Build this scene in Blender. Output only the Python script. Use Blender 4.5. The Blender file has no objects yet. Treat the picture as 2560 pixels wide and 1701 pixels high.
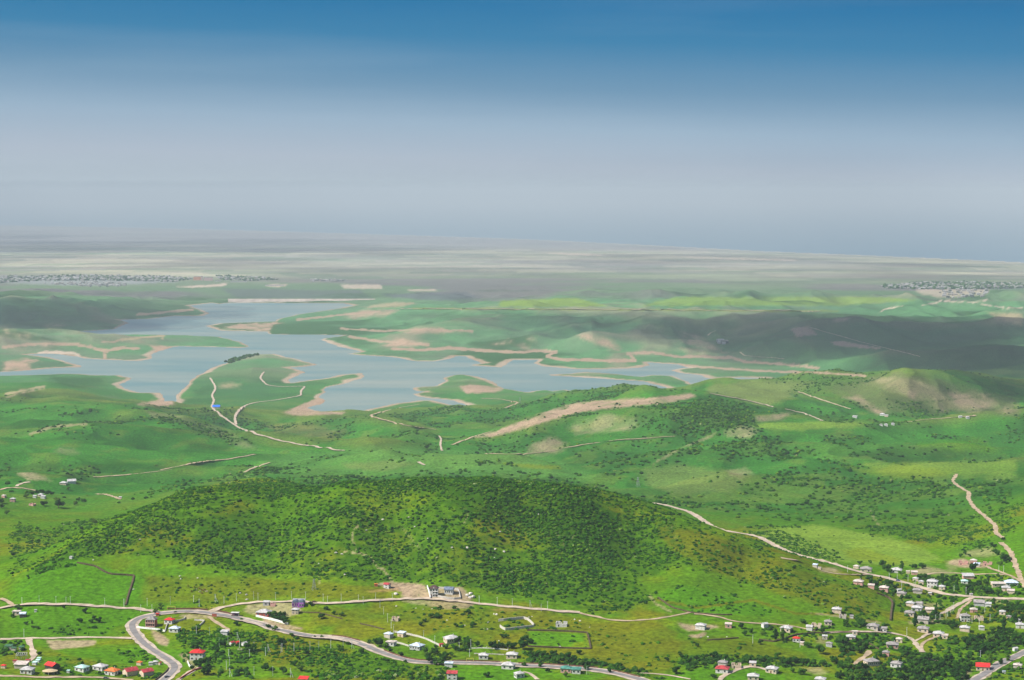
import bpy, math, random
import numpy as np
from mathutils import Vector

scene = bpy.context.scene
COL = scene.collection
rng = np.random.default_rng(7)
random.seed(7)

# ------------------------------------------------------------------ camera
F, YH, CAMH = 4777.0, 480.0, 700.0            # focal length in photo pixels, horizon row, metres above the lake
PITCH = math.atan((850.5 - YH) / F)
cd = bpy.data.cameras.new('camera')
cam = bpy.data.objects.new('camera', cd); COL.objects.link(cam)
cd.sensor_width = 36.0; cd.lens = 36.0 * F / 2560.0
cd.clip_start = 1.0; cd.clip_end = 200000.0
cam.location = (0, 0, CAMH); cam.rotation_euler = (math.pi / 2 - PITCH, 0, 0)
scene.camera = cam

# ------------------------------------------------------------------ light
SUN_EL, SUN_AZ = math.radians(46), math.radians(254)   # azimuth clockwise from +Y (north): from the left, a little behind the camera
to_sun = Vector((math.sin(SUN_AZ) * math.cos(SUN_EL), math.cos(SUN_AZ) * math.cos(SUN_EL), math.sin(SUN_EL)))
sd = bpy.data.lights.new('sun', 'SUN'); sd.energy = 5.0; sd.angle = math.radians(0.53); sd.color = (1.0, 0.955, 0.88)
sun = bpy.data.objects.new('sun', sd); COL.objects.link(sun)
sun.rotation_euler = to_sun.to_track_quat('Z', 'Y').to_euler()

w = bpy.data.worlds.new('World'); scene.world = w; w.use_nodes = True
nt = w.node_tree; N = nt.nodes; L = nt.links; N.clear()
sky = N.new('ShaderNodeTexSky'); sky.sky_type = 'NISHITA'; sky.sun_disc = False
sky.sun_elevation = SUN_EL; sky.sun_rotation = SUN_AZ; sky.altitude = 700; sky.air_density = 1.0; sky.dust_density = 1.2; sky.ozone_density = 1.5
tc = N.new('ShaderNodeTexCoord'); sx = N.new('ShaderNodeSeparateXYZ'); L.new(tc.outputs['Generated'], sx.inputs[0])
# thin streaks of high cloud: noise stretched along the horizon
mp = N.new('ShaderNodeMapping'); mp.inputs['Scale'].default_value = (3, 3, 42); L.new(tc.outputs['Generated'], mp.inputs[0])
nz = N.new('ShaderNodeTexNoise'); nz.inputs['Scale'].default_value = 1.0; nz.inputs['Detail'].default_value = 5; L.new(mp.outputs[0], nz.inputs['Vector'])
mp2 = N.new('ShaderNodeMapping'); mp2.inputs['Scale'].default_value = (3.0, 3.0, 30); L.new(tc.outputs['Generated'], mp2.inputs[0])
nz2 = N.new('ShaderNodeTexNoise'); nz2.inputs['Scale'].default_value = 1.0; nz2.inputs['Detail'].default_value = 3; L.new(mp2.outputs[0], nz2.inputs['Vector'])
zz = N.new('ShaderNodeMath'); zz.operation = 'MULTIPLY_ADD'; zz.inputs[1].default_value = 0.006; L.new(nz2.outputs[0], zz.inputs[0])
tl_ = N.new('ShaderNodeMath'); tl_.operation = 'MULTIPLY_ADD'; tl_.inputs[1].default_value = 0.038; L.new(sx.outputs['X'], tl_.inputs[0]); L.new(sx.outputs['Z'], tl_.inputs[2]); L.new(tl_.outputs[0], zz.inputs[2])   # the side of the sun is paler
mr = N.new('ShaderNodeMapRange'); mr.inputs['From Min'].default_value = 0.005; mr.inputs['From Max'].default_value = 0.125
L.new(zz.outputs[0], mr.inputs[0])
cr = N.new('ShaderNodeValToRGB'); L.new(mr.outputs[0], cr.inputs[0])
SKY_RAMP = [(0.0, (0.2854, 0.3394, 0.3901)), (0.1, (0.2891, 0.3394, 0.4034)), (0.27, (0.2114, 0.3003, 0.3901)), (0.44, (0.1024, 0.2083, 0.3156)), (0.64, (0.0252, 0.1474, 0.2818)), (0.8, (0.0099, 0.1215, 0.264)), (1.0, (0.0035, 0.0799, 0.2083))]
while len(cr.color_ramp.elements) < len(SKY_RAMP): cr.color_ramp.elements.new(0.5)
for e, (p, c) in zip(cr.color_ramp.elements, SKY_RAMP): e.position = p; e.color = (*c, 1)
cl = N.new('ShaderNodeMapRange'); cl.inputs['From Min'].default_value = 0.50; cl.inputs['From Max'].default_value = 0.80; cl.inputs['To Max'].default_value = 0.09
L.new(nz.outputs[0], cl.inputs[0])
mxc = N.new('ShaderNodeMix'); mxc.data_type = 'RGBA'; L.new(cl.outputs[0], mxc.inputs[0]); L.new(cr.outputs[0], mxc.inputs[6]); mxc.inputs[7].default_value = (0.42, 0.50, 0.56, 1)
# low band of haze-layer sky passes into the plain Nishita sky higher up
hi = N.new('ShaderNodeMapRange'); hi.interpolation_type = 'SMOOTHSTEP'; hi.inputs['From Min'].default_value = 0.11; hi.inputs['From Max'].default_value = 0.5
L.new(sx.outputs['Z'], hi.inputs[0])
sc = N.new('ShaderNodeMix'); sc.data_type = 'RGBA'; sc.blend_type = 'MULTIPLY'; sc.inputs[0].default_value = 1
L.new(sky.outputs[0], sc.inputs[6]); sc.inputs[7].default_value = (1, 1, 1, 1)
band = N.new('ShaderNodeMix'); band.data_type = 'RGBA'; band.blend_type = 'MULTIPLY'; band.inputs[0].default_value = 1
L.new(mxc.outputs[2], band.inputs[6]); band.inputs[7].default_value = (10, 10, 10, 1)
mx = N.new('ShaderNodeMix'); mx.data_type = 'RGBA'; L.new(hi.outputs[0], mx.inputs[0]); L.new(band.outputs[2], mx.inputs[6]); L.new(sc.outputs[2], mx.inputs[7])
bg = N.new('ShaderNodeBackground'); bg.inputs['Strength'].default_value = 0.1; L.new(mx.outputs[2], bg.inputs['Color'])
wo = N.new('ShaderNodeOutputWorld'); L.new(bg.outputs[0], wo.inputs['Surface'])

vs = scene.view_settings
scene.display_settings.display_device = 'sRGB'
vs.view_transform = 'Standard'; vs.look = 'None'; vs.exposure = 0.55; vs.gamma = 1.0; vs.use_curve_mapping = False
cy = scene.cycles
cy.max_bounces = 4; cy.diffuse_bounces = 2; cy.glossy_bounces = 2; cy.transmission_bounces = 2; cy.volume_bounces = 0; cy.transparent_max_bounces = 128
cy.use_denoising = True

# ------------------------------------------------------------------ helpers
def link(o):
    COL.objects.link(o); return o

def tag(o, label=None, cat=None, group=None, kind=None):
    if label: o['label'] = label
    if cat: o['category'] = cat
    if group: o['group'] = group
    if kind: o['kind'] = kind
    return o

def empty(name, loc=(0, 0, 0), rz=0.0):
    o = bpy.data.objects.new(name, None); o.location = loc; o.rotation_euler = (0, 0, rz)
    o.empty_display_size = 1.0
    return link(o)

def np_mesh(name, verts, faces_flat, sizes, smooth=False):
    """mesh from numpy arrays: verts (n,3), flat loop vertex ids, face sizes"""
    me = bpy.data.meshes.new(name)
    verts = np.asarray(verts, dtype=np.float32); fl = np.asarray(faces_flat, dtype=np.int32); sz = np.asarray(sizes, dtype=np.int32)
    me.vertices.add(len(verts)); me.vertices.foreach_set('co', verts.ravel())
    me.loops.add(len(fl)); me.loops.foreach_set('vertex_index', fl)
    me.polygons.add(len(sz))
    st = np.zeros(len(sz), dtype=np.int32); st[1:] = np.cumsum(sz)[:-1]
    me.polygons.foreach_set('loop_start', st)
    try: me.polygons.foreach_set('loop_total', sz)
    except Exception: pass
    me.polygons.foreach_set('use_smooth', np.full(len(sz), bool(smooth)))
    me.update(calc_edges=True)
    return me

def obj(name, me, mat=None, parent=None):
    o = bpy.data.objects.new(name, me)
    if mat is not None and len(me.materials) == 0: me.materials.append(mat)
    o.parent = parent
    return link(o)

# vectorised gradient-ish value noise
def _hash(ix, iy, seed):
    h = (ix.astype(np.int64) * 374761393 + iy.astype(np.int64) * 668265263 + seed * 982451653) & 0xFFFFFFFF
    h = ((h ^ (h >> 13)) * 1274126177) & 0xFFFFFFFF
    h = h ^ (h >> 16)
    return (h & 0xFFFFFF).astype(np.float64) / 16777215.0

def vnoise(x, y, seed=0):
    x = np.asarray(x, float); y = np.asarray(y, float)
    ix = np.floor(x); iy = np.floor(y); fx = x - ix; fy = y - iy
    fx = fx * fx * fx * (fx * (fx * 6 - 15) + 10); fy = fy * fy * fy * (fy * (fy * 6 - 15) + 10)
    a = _hash(ix, iy, seed); b = _hash(ix + 1, iy, seed); c = _hash(ix, iy + 1, seed); d = _hash(ix + 1, iy + 1, seed)
    return (a + (b - a) * fx) * (1 - fy) + (c + (d - c) * fx) * fy

def fbm(x, y, wl, octv=4, seed=0, gain=0.5):
    """0-centred fractal noise, longest wavelength wl metres, about -1..1"""
    s = 0; amp = 1; tot = 0; fx = np.asarray(x, float) / wl; fy = np.asarray(y, float) / wl
    for k in range(octv):
        s = s + amp * (vnoise(fx + 17.3 * k, fy - 9.1 * k, seed + k) * 2 - 1); tot += amp
        amp *= gain; fx = fx * 2.03; fy = fy * 2.03
    return s / tot * 1.6

def ridged(x, y, wl, octv=3, seed=0):
    s = 0; amp = 1; tot = 0; fx = np.asarray(x, float) / wl; fy = np.asarray(y, float) / wl
    for k in range(octv):
        s = s + amp * (1 - 2 * np.abs(vnoise(fx, fy, seed + k) * 2 - 1)); tot += amp
        amp *= .5; fx = fx * 2.1 + 5.2; fy = fy * 2.1 - 3.3
    return s / tot

def smooth(a, b, x):
    t = np.clip((x - a) / (b - a), 0, 1); return t * t * (3 - 2 * t)

# ------------------------------------------------------------------ photo pixel -> viewing direction
SP, CP = math.sin(PITCH), math.cos(PITCH)
def pix_dir(px, py):
    """lateral tangent u = X/Y and downward slope s of the sight line through a photo pixel"""
    x = (np.asarray(px, float) - 1280.0) / F; y = -(np.asarray(py, float) - 850.5) / F
    dy = CP + y * SP; dz = -SP + y * CP
    return x / dy, -dz / dy

def at_height(px, py, z):
    u, s = pix_dir(px, py); Y = (CAMH - np.asarray(z, float)) / s
    return u, Y

# ------------------------------------------------------------------ terrain: spot heights (photo pixel, metres above the lake), then a thin-plate surface through them
SPOT = [
 # floor of the near valley with the villages
 (-250,1690,303),(0,1701,303),(500,1701,301),(1000,1701,302),(1500,1701,303),(2000,1701,302),(2560,1701,298),(2850,1690,300),
 (100,1600,304),(500,1600,305),(1000,1600,307),(1500,1600,309),(1900,1570,312),(2300,1600,301),(2560,1600,297),
 (0,1510,309),(300,1515,313),(640,1503,318),(960,1500,322),(1280,1517,321),(1600,1550,316),(1850,1540,316),
 # the scrub hill: foot, face, crest
 (500,1440,330),(900,1450,331),(1300,1450,332),(1600,1480,325),(1900,1480,323),
 (300,1390,338),(700,1350,350),(1000,1330,360),(1300,1330,361),(1600,1370,344),(1850,1420,332),
 (0,1440,325),(146,1362,341),(250,1305,354),(364,1266,364),(463,1226,374),(598,1221,380),(860,1219,392),(1032,1219,396),(1243,1209,399),(1397,1221,393),(1542,1240,379),
 (1652,1282,368),(1809,1353,350),(1955,1408,334),(2064,1450,322),(2155,1474,315),(2228,1512,306),
 (-250,1500,318),
 # valley right of the hill
 (1630,1254,262),(1720,1275,268),(1800,1322,276),(1900,1343,281),(2028,1396,288),(2155,1434,294),(2319,1472,299),(2472,1494,300),(2560,1470,302),(2850,1480,312),
 # valley left of the hill
 (0,1410,296),(60,1360,286),(120,1310,276),(200,1270,266),(310,1246,262),(0,1300,276),(-250,1350,290),(0,1240,268),(160,1206,256),(280,1215,250),(430,1205,240),
 # behind the hill
 (627,1196,318),(560,1212,322),(720,1204,316),(700,1168,232),(900,1190,228),(1000,1160,222),(1200,1180,226),(1400,1190,228),(1500,1215,240),(1600,1225,248),
 # middle valley
 (800,1130,200),(1000,1100,188),(860,1128,192),(729,1108,176),(590,1066,108),(528,1019,52),(1100,1128,198),(1100,1060,140),(860,1070,130),(1000,1045,84),
 (640,1139,206),(400,1175,228),(560,1154,214),
 # round green hill on the left
 (300,1180,236),(300,1100,214),(100,1150,238),(-250,1180,246),(330,1028,190),(120,1045,196),(-250,1050,200),(0,1100,214),(430,1024,182),(550,1060,168),(640,1100,180),(450,1110,208),
 (330,998,60),(100,975,72),(-250,980,84),(200,942,80),(60,945,66),(-250,950,60),(300,965,40),(430,1000,8),(480,1005,22),
 # the green cape in the middle of the lake
 (700,896,30),(640,915,24),(700,955,24),(540,965,24),(620,1005,32),(560,1010,40),(820,945,12),(740,985,16),(650,1045,60),(700,1060,84),(800,1060,100),
 # low cape right of centre
 (1170,952,16),(1150,985,14),(1250,995,22),(1300,1010,46),(1000,1025,40),(950,1050,90),(1400,990,26),
 # ridge with bare spine, bush slopes
 (1200,1083,150),(1300,1045,178),(1400,1018,196),(1500,1002,208),(1620,996,234),(1760,990,244),(1260,1135,200),(1450,1110,218),(1600,1100,226),(1700,1080,226),
 (1550,1150,226),(1700,1200,240),(1400,1160,214),(1300,1170,214),
 (1450,985,90),(1560,984,110),(1700,986,150),
 # plateau and hills on the right
 (1900,972,194),(2050,960,196),(1850,1000,214),(2000,1030,212),(1900,1060,216),(2120,1000,188),(2150,1040,198),(2230,1048,196),
 (2170,952,206),(2260,938,236),(2350,950,222),(2430,985,190),(2350,1010,176),(2560,960,150),(2560,1000,160),(2500,1045,200),(2850,1000,190),(2850,1100,220),
 (2300,1070,206),(2300,1110,216),(2000,1120,228),(1900,1150,236),(2100,1170,236),(2400,1180,246),(2560,1140,236),(2200,1230,250),(2000,1220,246),(2100,1290,264),(1900,1290,264),
 (2050,1350,276),(2250,1370,278),(2400,1290,280),(2470,1310,292),(2560,1230,296),(2560,1340,304),(2480,1390,290),(2400,1420,290),(2700,1300,318),(1850,1220,248),
 # far shore of the lake
 (900,840,22),(1000,800,40),(1000,774,58),(1250,774,66),(1500,774,72),(1800,776,80),(2050,780,84),(900,800,20),(1200,850,30),(1450,830,44),(1400,880,18),(1150,880,12),(1260,860,30),(1480,862,40),
 (1600,880,20),(1500,895,14),(1700,860,44),(1800,900,16),(1900,925,14),(2000,905,30),(2150,915,50),(2000,840,74),(2150,820,92),(2300,800,102),(2450,800,110),(2560,860,90),(2450,890,80),(2300,880,66),(2560,790,114),(2850,850,110),
 (1000,752,44),(1250,748,40),(1500,748,60),(1750,752,66),(2100,752,66),(2300,754,60),(2560,768,80),(2850,780,90),
 (2350,730,6),(2000,725,6),(1500,715,4),(1200,722,10),(900,735,14),
 # left far shore
 (200,790,56),(350,775,50),(100,805,40),(0,790,64),(-250,800,70),(250,822,10),(450,770,26),(420,748,44),(200,745,56),(0,745,56),(700,735,10),(500,735,16),(-250,740,50),
 (300,712,0),(0,712,0),(600,715,0),(900,715,0),
 # left middle capes
 (20,838,44),(60,845,46),(160,850,32),(330,848,18),(560,850,14),(100,870,20),(300,875,16),(60,905,10),(280,890,10),(-250,850,50),(-250,900,20),
 # plain down to the coast
 (-250,680,-20),(300,680,-24),(900,690,-22),(1500,690,-22),(2100,695,-20),(2850,700,-20),
 (-250,640,-60),(300,640,-62),(900,640,-64),(1500,650,-70),(2100,660,-90),(2560,672,-108),(2850,690,-112),
 (300,610,-92),(900,612,-96),(1500,625,-108),(2100,645,-116),(-250,600,-98),
]
HID = [(1243,2090,378),(1032,2080,376),(860,2110,370),(1397,2095,372),(1542,2130,358),(598,2180,359),(1140,2085,378),  # spots no sight line reaches: photo column, distance, height
 (1243,2350,330),(860,2330,330),(1540,2300,318),(1243,2600,262),(860,2600,262),(1809,2120,312),(1955,2040,312),(364,2180,318),(200,2080,312),
 (330,5000,130),(1760,5100,190),(1620,5300,150),(2260,6100,120),(2450,6100,90),
 (300,1300,302),(1280,1300,302),(2300,1300,300),(300,1000,380),(1280,1000,390),(2300,1000,380),(300,720,470),(1280,720,480),(2300,720,470),(-900,1500,330),(3500,1500,330),(-900,3000,300),(3500,3000,300),(-900,7000,80),(3500,7000,160),
]
# coast line (photo pixels on the shore, sea level)
SEA = -122.0
COAST = [(-600,548),(-300,556),(0,564),(300,569),(600,576),(900,585),(1280,597),(1600,612),(1900,628),(2200,640),(2560,656),(2900,676),(3300,705)]
cu, cY = at_height(*np.array(COAST, float).T, SEA)

pts = []; zs = []
for (px, py, z) in SPOT:
    u, Y = at_height(px, py, z); pts.append((u * 2.2, math.log(Y))); zs.append(z)
for (px, Y, z) in HID:
    u = (px - 1280) / F; pts.append((u * 2.2, math.log(Y))); zs.append(z)
pts = np.array(pts); zs = np.array(zs, float)

def tps_fit(P, z, lam=1e-4):
    n = len(P); d2 = ((P[:, None] - P[None]) ** 2).sum(-1)
    K = 0.5 * d2 * np.log(d2 + 1e-12) + lam * np.eye(n)
    A = np.zeros((n + 3, n + 3)); A[:n, :n] = K; A[:n, n] = 1; A[:n, n + 1:] = P; A[n, :n] = 1; A[n + 1:, :n] = P.T
    return np.linalg.solve(A, np.concatenate([z, np.zeros(3)]))
TPS = tps_fit(pts, zs)
def tps_eval(u, v):
    q = np.stack([u.ravel() * 2.2, v.ravel()], 1); out = np.empty(len(q))
    for i in range(0, len(q), 20000):
        d2 = ((q[i:i + 20000, None] - pts[None]) ** 2).sum(-1)
        out[i:i + 20000] = (0.5 * d2 * np.log(d2 + 1e-12)) @ TPS[:-3] + TPS[-3] + q[i:i + 20000] @ TPS[-2:]
    return out.reshape(u.shape)

# grid: columns are directions, rows are distances
uc = np.concatenate([np.linspace(-0.62, -0.30, 26)[:-1], np.linspace(-0.30, 0.30, 680), np.linspace(0.30, 0.62, 26)[1:]])
Yr = np.concatenate([np.linspace(600, 1480, 24)[:-1], np.arange(1480, 2330, 2.9), np.arange(2330, 5600, 11.5), np.arange(5600, 12400, 27.0), np.geomspace(12400, 60000, 150)])
vr = np.log(Yr)
NR, NC = len(Yr), len(uc)
uu, vv = np.meshgrid(uc, vr); YY = np.exp(vv); XX = uu * YY
# evaluate the smooth surface coarsely and interpolate
ri = np.linspace(0, NR - 1, NR // 4).round().astype(int); ci = np.unique(np.linspace(0, NC - 1, NC // 4).round().astype(int)); ri = np.unique(ri)
Zc = tps_eval(uu[np.ix_(ri, ci)], vv[np.ix_(ri, ci)])
Zt = np.empty((NR, len(ci)))
for j in range(len(ci)): Zt[:, j] = np.interp(np.arange(NR), ri, Zc[:, j])
ZZ = np.empty((NR, NC))
for i in range(NR): ZZ[i] = np.interp(np.arange(NC), ci, Zt[i])
del Zt
# relief detail
near = 1 - smooth(2200, 3200, YY); mid = smooth(2300, 3200, YY) * (1 - smooth(5600, 6600, YY)); far = smooth(5600, 7000, YY) * (1 - smooth(12000, 14000, YY))
ZZ += near * (fbm(XX, YY, 150, 3, 3) * 2.6 + fbm(XX, YY, 34, 3, 13) * 0.9)
ZZ += mid * ((ridged(XX + 60 * fbm(XX, YY, 300, 2, 31), YY, 620, 4, 5) - .45) * 40 + fbm(XX, YY, 170, 3, 6) * 10)
rf = ridged(XX + 150 * fbm(XX, YY, 700, 2, 32), YY * 0.8, 900, 4, 9); rm = ridged(XX + 60 * fbm(XX, YY, 300, 2, 31), YY, 620, 4, 5)
rr_ = ridged(XX * .9 + 200 * fbm(XX, YY, 900, 2, 34), YY * .45 + 300, 800, 3, 35)
farr = (rf - .2) * 60 + (rr_ - .2) * 55 * smooth(-400, 900, XX) * smooth(7000, 8200, YY) + fbm(XX, YY, 350, 3, 10) * 16
ZZ += far * farr * smooth(0, 30, ZZ)
plain = smooth(12500, 15000, YY)
ZZ += plain * fbm(XX, YY, 2500, 3, 12) * 3

# ------------------------------------------------------------------ the lake shore
SHORE = [(575,757),(547,761),(528,758),(474,765),(503,775),(525,784),(507,790),(437,791),(364,798),(299,800),(324,808),(299,818),(284,824),(226,828),(164,830),(204,837),(292,837),(364,837),(474,839),(547,843),(598,855),(627,868),(601,870),(510,868),(450,867),(430,869),(394,879),(375,888),(379,897),(350,902),(255,900),(211,895),(182,890),(150,885),(109,884),(66,887),(90,890),(120,895),(175,906),(208,919),(146,921),(73,926),(0,931),(-120,933),(-120,948),(0,940),(109,937),(164,934),(219,936),(255,939),(299,939),(328,946),(302,961),(313,972),(350,982),(401,983),(412,990),(415,1004),(437,1009),(446,1001),(443,990),(448,979),(470,964),(488,941),(517,931),(528,921),(561,910),(583,899),(638,887),(685,885),(729,895),(794,912),(765,917),(725,919),(745,925),(762,932),(747,936),(735,944),(723,951),(729,958),(747,955),(802,948),(849,938),(908,933),(914,939),(894,950),(850,961),(816,968),(813,982),(798,993),(820,1001),(790,1013),(765,1020),(783,1027),(820,1029),(860,1029),(905,1029),(934,1021),(996,1008),(1054,1002),(1087,1002),(1120,1010),(1152,1017),(1174,1019),(1163,1010),(1134,1001),(1069,996),(1043,993),(1032,986),(1054,981),(1083,980),(1039,977),(1028,971),(1054,969),(1090,966),(1112,953),(1105,948),(1134,938),(1160,937),(1200,943),(1225,951),(1243,964),(1262,972),(1320,981),(1360,975),(1382,979),(1418,974),(1447,984),(1524,984),(1560,975),(1615,974),(1663,979),(1684,974),(1670,970),(1615,955),(1542,950),(1451,944),(1367,938),(1404,935),(1469,931),(1542,936),(1597,942),(1633,937),(1681,940),(1710,953),(1729,961),(1766,962),(1791,955),(1846,948),(1911,946),(1860,943),(1777,947),(1751,939),(1700,933),(1677,926),(1695,921),(1722,919),(1700,911),(1666,909),(1612,906),(1626,913),(1604,919),(1506,923),(1433,922),(1360,916),(1335,909),(1346,899),(1287,900),(1265,910),(1254,919),(1178,915),(1207,908),(1178,897),(1163,891),(1142,891),(1120,898),(1083,904),(1032,902),(978,893),(923,890),(868,886),(905,880),(880,873),(849,868),(802,851),(813,846),(860,839),(765,837),(674,836),(670,830),(619,829),(554,828),(514,815),(547,809),(600,807),(685,804),(700,797),(729,791),(740,787),(850,771),(886,764),(872,762),(860,759)]
su, sY = at_height(*np.array(SHORE, float).T, 0.0)
SX, SYw = su * sY, sY
def pip(x, y, px, py):
    c = np.zeros(x.shape, bool); n = len(px)
    for i in range(n):
        j = i - 1
        if py[i] == py[j]: continue
        k = ((py[i] > y) != (py[j] > y)) & (x < (px[j] - px[i]) * (y - py[i]) / (py[j] - py[i]) + px[i])
        c ^= k
    return c
def seg_dist(x, y, px, py, closed=True):
    d = np.full(x.shape, 1e18); n = len(px)
    for i in range(0 if closed else 1, n):
        j = i - 1; ax, ay, bx, by = px[j], py[j], px[i], py[i]
        dx, dy = bx - ax, by - ay; l2 = dx * dx + dy * dy + 1e-9
        t = np.clip(((x - ax) * dx + (y - ay) * dy) / l2, 0, 1)
        d = np.minimum(d, (x - ax - t * dx) ** 2 + (y - ay - t * dy) ** 2)
    return np.sqrt(d)
r0, r1 = np.searchsorted(Yr, 5000), np.searchsorted(Yr, 13200)
sub = (slice(r0, r1), slice(None))
wx = XX[sub] + fbm(XX[sub], YY[sub], 90, 3, 41) * 7; wy = YY[sub] + fbm(XX[sub], YY[sub], 120, 3, 42) * 18
inl = pip(wx, wy, SX, SYw)
dl = seg_dist(wx, wy, SX, SYw)
SD = np.full((NR, NC), 5000.0); SD[sub] = np.where(inl, -dl, dl)        # signed distance to the shore, + on land
bank = np.minimum(SD, 120) * 0.045 + 0.4
wgt = smooth(0, 520, SD)
Zland = np.maximum(ZZ, 2.0) * wgt + bank * (1 - wgt)
inband = (YY > 5000) & (YY < 13000)
ZZ = np.where(inband, np.where(SD > 0, np.maximum(Zland, np.minimum(bank, 3.0)), np.maximum(SD * 0.06, -9) - 0.4), ZZ)
# the sea
cX = cu * cY
csd = np.interp(uu, cu, np.log(cY)) - vv                # >0 on the land side, in log distance
ZZ = np.where(csd < 0, SEA - 3, np.where(plain > 0, np.maximum(ZZ, SEA + 1.0 + 20 * np.clip(csd, 0, 0.1)), ZZ))

# ------------------------------------------------------------------ sampling the ground
def _cell(u, v):
    j = np.clip(np.searchsorted(uc, u) - 1, 0, NC - 2); i = np.clip(np.searchsorted(vr, v) - 1, 0, NR - 2)
    return i, j, np.clip((v - vr[i]) / (vr[i + 1] - vr[i]), 0, 1), np.clip((u - uc[j]) / (uc[j + 1] - uc[j]), 0, 1)
def height(x, y, field=None):
    x = np.asarray(x, float); y = np.asarray(y, float); Z = ZZ if field is None else field
    i, j, a, b = _cell(x / y, np.log(y))
    # the quads are split along one diagonal; bilinear is close enough here
    return (Z[i, j] * (1 - b) + Z[i, j + 1] * b) * (1 - a) + (Z[i + 1, j] * (1 - b) + Z[i + 1, j + 1] * b) * a
def ground(px, py, beyond=None):
    """first point of the ground on the sight lines through photo pixels"""
    px = np.atleast_1d(np.asarray(px, float)); py = np.atleast_1d(np.asarray(py, float))
    u, s = pix_dir(px, py); out = np.empty((len(px), 3))
    for k in range(len(px)):
        j = int(np.clip(np.searchsorted(uc, u[k]) - 1, 0, NC - 2)); b = (u[k] - uc[j]) / (uc[j + 1] - uc[j])
        prof = ZZ[:, j] * (1 - b) + ZZ[:, j + 1] * b
        gap = prof - (CAMH - s[k] * Yr)
        k0 = 20 if beyond is None else max(20, int(np.searchsorted(Yr, beyond[k] if np.ndim(beyond) else beyond)))
        hit = np.nonzero(gap[k0:] >= 0)[0]
        if len(hit) == 0: Y = Yr[-1]
        else:
            i = hit[0] + k0
            if i == k0: Y = Yr[k0]
            else:
                g0, g1 = gap[i - 1], gap[i]; Y = Yr[i - 1] + (Yr[i] - Yr[i - 1]) * (-g0) / (g1 - g0 + 1e-12)
        x = u[k] * Y; out[k] = (x, Y, height(x, Y))
    return out

# photo rows of the ground (hidden ground behind a crest carries on the cover of the crest)
_s = (CAMH - ZZ) / YY
_t = np.arctan(_s) - PITCH
PYV = 850.5 + F * np.tan(_t)
PYE = np.minimum.accumulate(PYV[20:], axis=0); PYE = np.concatenate([np.repeat(PYE[:1], 20, 0), PYE])
PXV = 1280 + F * uu * (CP + _s * SP)      # = x / depth in camera space
VIS = PYV <= PYE + 0.8

def cover(poly, warp=4.0, wl=None, n=5, seed=0, X=None, Y=None, PX=None, PY=None):
    """share 0..1 of a ground patch outlined on the photo, with ragged edges"""
    PX = PXV if PX is None else PX; PY = PYE if PY is None else PY
    P = np.array(poly, float); x0, y0 = P.min(0) - warp * 3; x1, y1 = P.max(0) + warp * 3
    m = (PX > x0) & (PX < x1) & (PY > y0) & (PY < y1)
    out = np.zeros(PX.shape)
    if not m.any(): return out
    qx, qy = PX[m], PY[m]; acc = 0
    for k in range(n):
        if warp > 0:
            a = vnoise(qx / (warp * 4) + 3.1 * k, qy / (warp * 2) + seed, seed + 70 + k) * 2 - 1; b = vnoise(qx / (warp * 1.3) + 7.7 * k, qy / (warp * .7), seed + 90 + k) * 2 - 1
            c = vnoise(qx / (warp * 3) + 1.3 * k, qy / (warp * 2), seed + 50 + k) * 2 - 1
        else: a = b = c = 0
        ox, oy = ((0, 0), (.9, .25), (-.9, -.25), (.3, -.5), (-.3, .5))[k % 5]
        acc = acc + pip(qx + warp * (ox + 1.6 * a + .6 * b), qy + warp * .5 * oy + warp * .8 * c + (k - (n - 1) / 2) * .5 + warp * .3 * b, P[:, 0], P[:, 1])
    out[m] = acc / n
    return out
def line_cover(line, wpx, warp=2.0, seed=0):
    P = np.array(line, float); x0, y0 = P.min(0) - wpx * 3 - 6; x1, y1 = P.max(0) + wpx * 3 + 6
    m = (PXV > x0) & (PXV < x1) & (PYE > y0) & (PYE < y1); out = np.zeros(PXV.shape)
    if not m.any(): return out
    qx, qy = PXV[m], PYE[m]
    a = vnoise(qx / (warp * 6), qy / (warp * 3), seed + 5) * 2 - 1
    d = seg_dist(qx, qy, P[:, 0], P[:, 1], closed=False)
    out[m] = 1 - smooth(wpx * .5 - .7, wpx * .5 + .7, d + a * warp)
    return out

# ------------------------------------------------------------------ base reflectance of the ground
def C(*c): return np.array(c, float)
MEADOW = C(.074, .165, .002); LUSH = C(.062, .176, .001); OLIVE = C(.112, .122, .003); YELLOW = C(.150, .190, .006)
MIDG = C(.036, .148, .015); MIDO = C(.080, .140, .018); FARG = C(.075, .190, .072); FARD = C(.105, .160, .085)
BARE = C(.33, .232, .155); TAN = C(.32, .255, .145); SAND = C(.46, .360, .270); SCRUBC = C(.022, .068, .005); PALE = C(.145, .23, .026); GREY = C(.24, .25, .24); RUST = C(.30, .17, .08)

def mixc(A, B, t): return A + (B - A) * t[..., None]
n1 = fbm(XX, YY, 420, 4, 101); n2 = fbm(XX, YY, 95, 4, 102); n3 = fbm(XX, YY, 1900, 3, 103); n4 = fbm(XX, YY, 28, 3, 104)
base = mixc(np.broadcast_to(MEADOW, (NR, NC, 3)), OLIVE, smooth(-.1, .9, n2 * .8 + n4 * .5 + .1))
base = mixc(base, YELLOW, smooth(.15, .9, fbm(XX, YY, 70, 4, 106) + .3 * n1) * .55)
base = mixc(base, LUSH, smooth(.05, .7, n1 - .3 * n2) * .6)
midb = mixc(np.broadcast_to(MIDG, (NR, NC, 3)), MIDO, smooth(.0, .8, n1 * .7 + n2 * .5) * .75)
midb = mixc(midb, C(.016, .080, .010), smooth(.1, .8, fbm(XX, YY, 260, 4, 105)) * .6)
midb = mixc(midb, MIDO * 1.15, smooth(.1, .8, fbm(XX, YY, 48, 4, 107) + .35 * n1) * .7)
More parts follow.
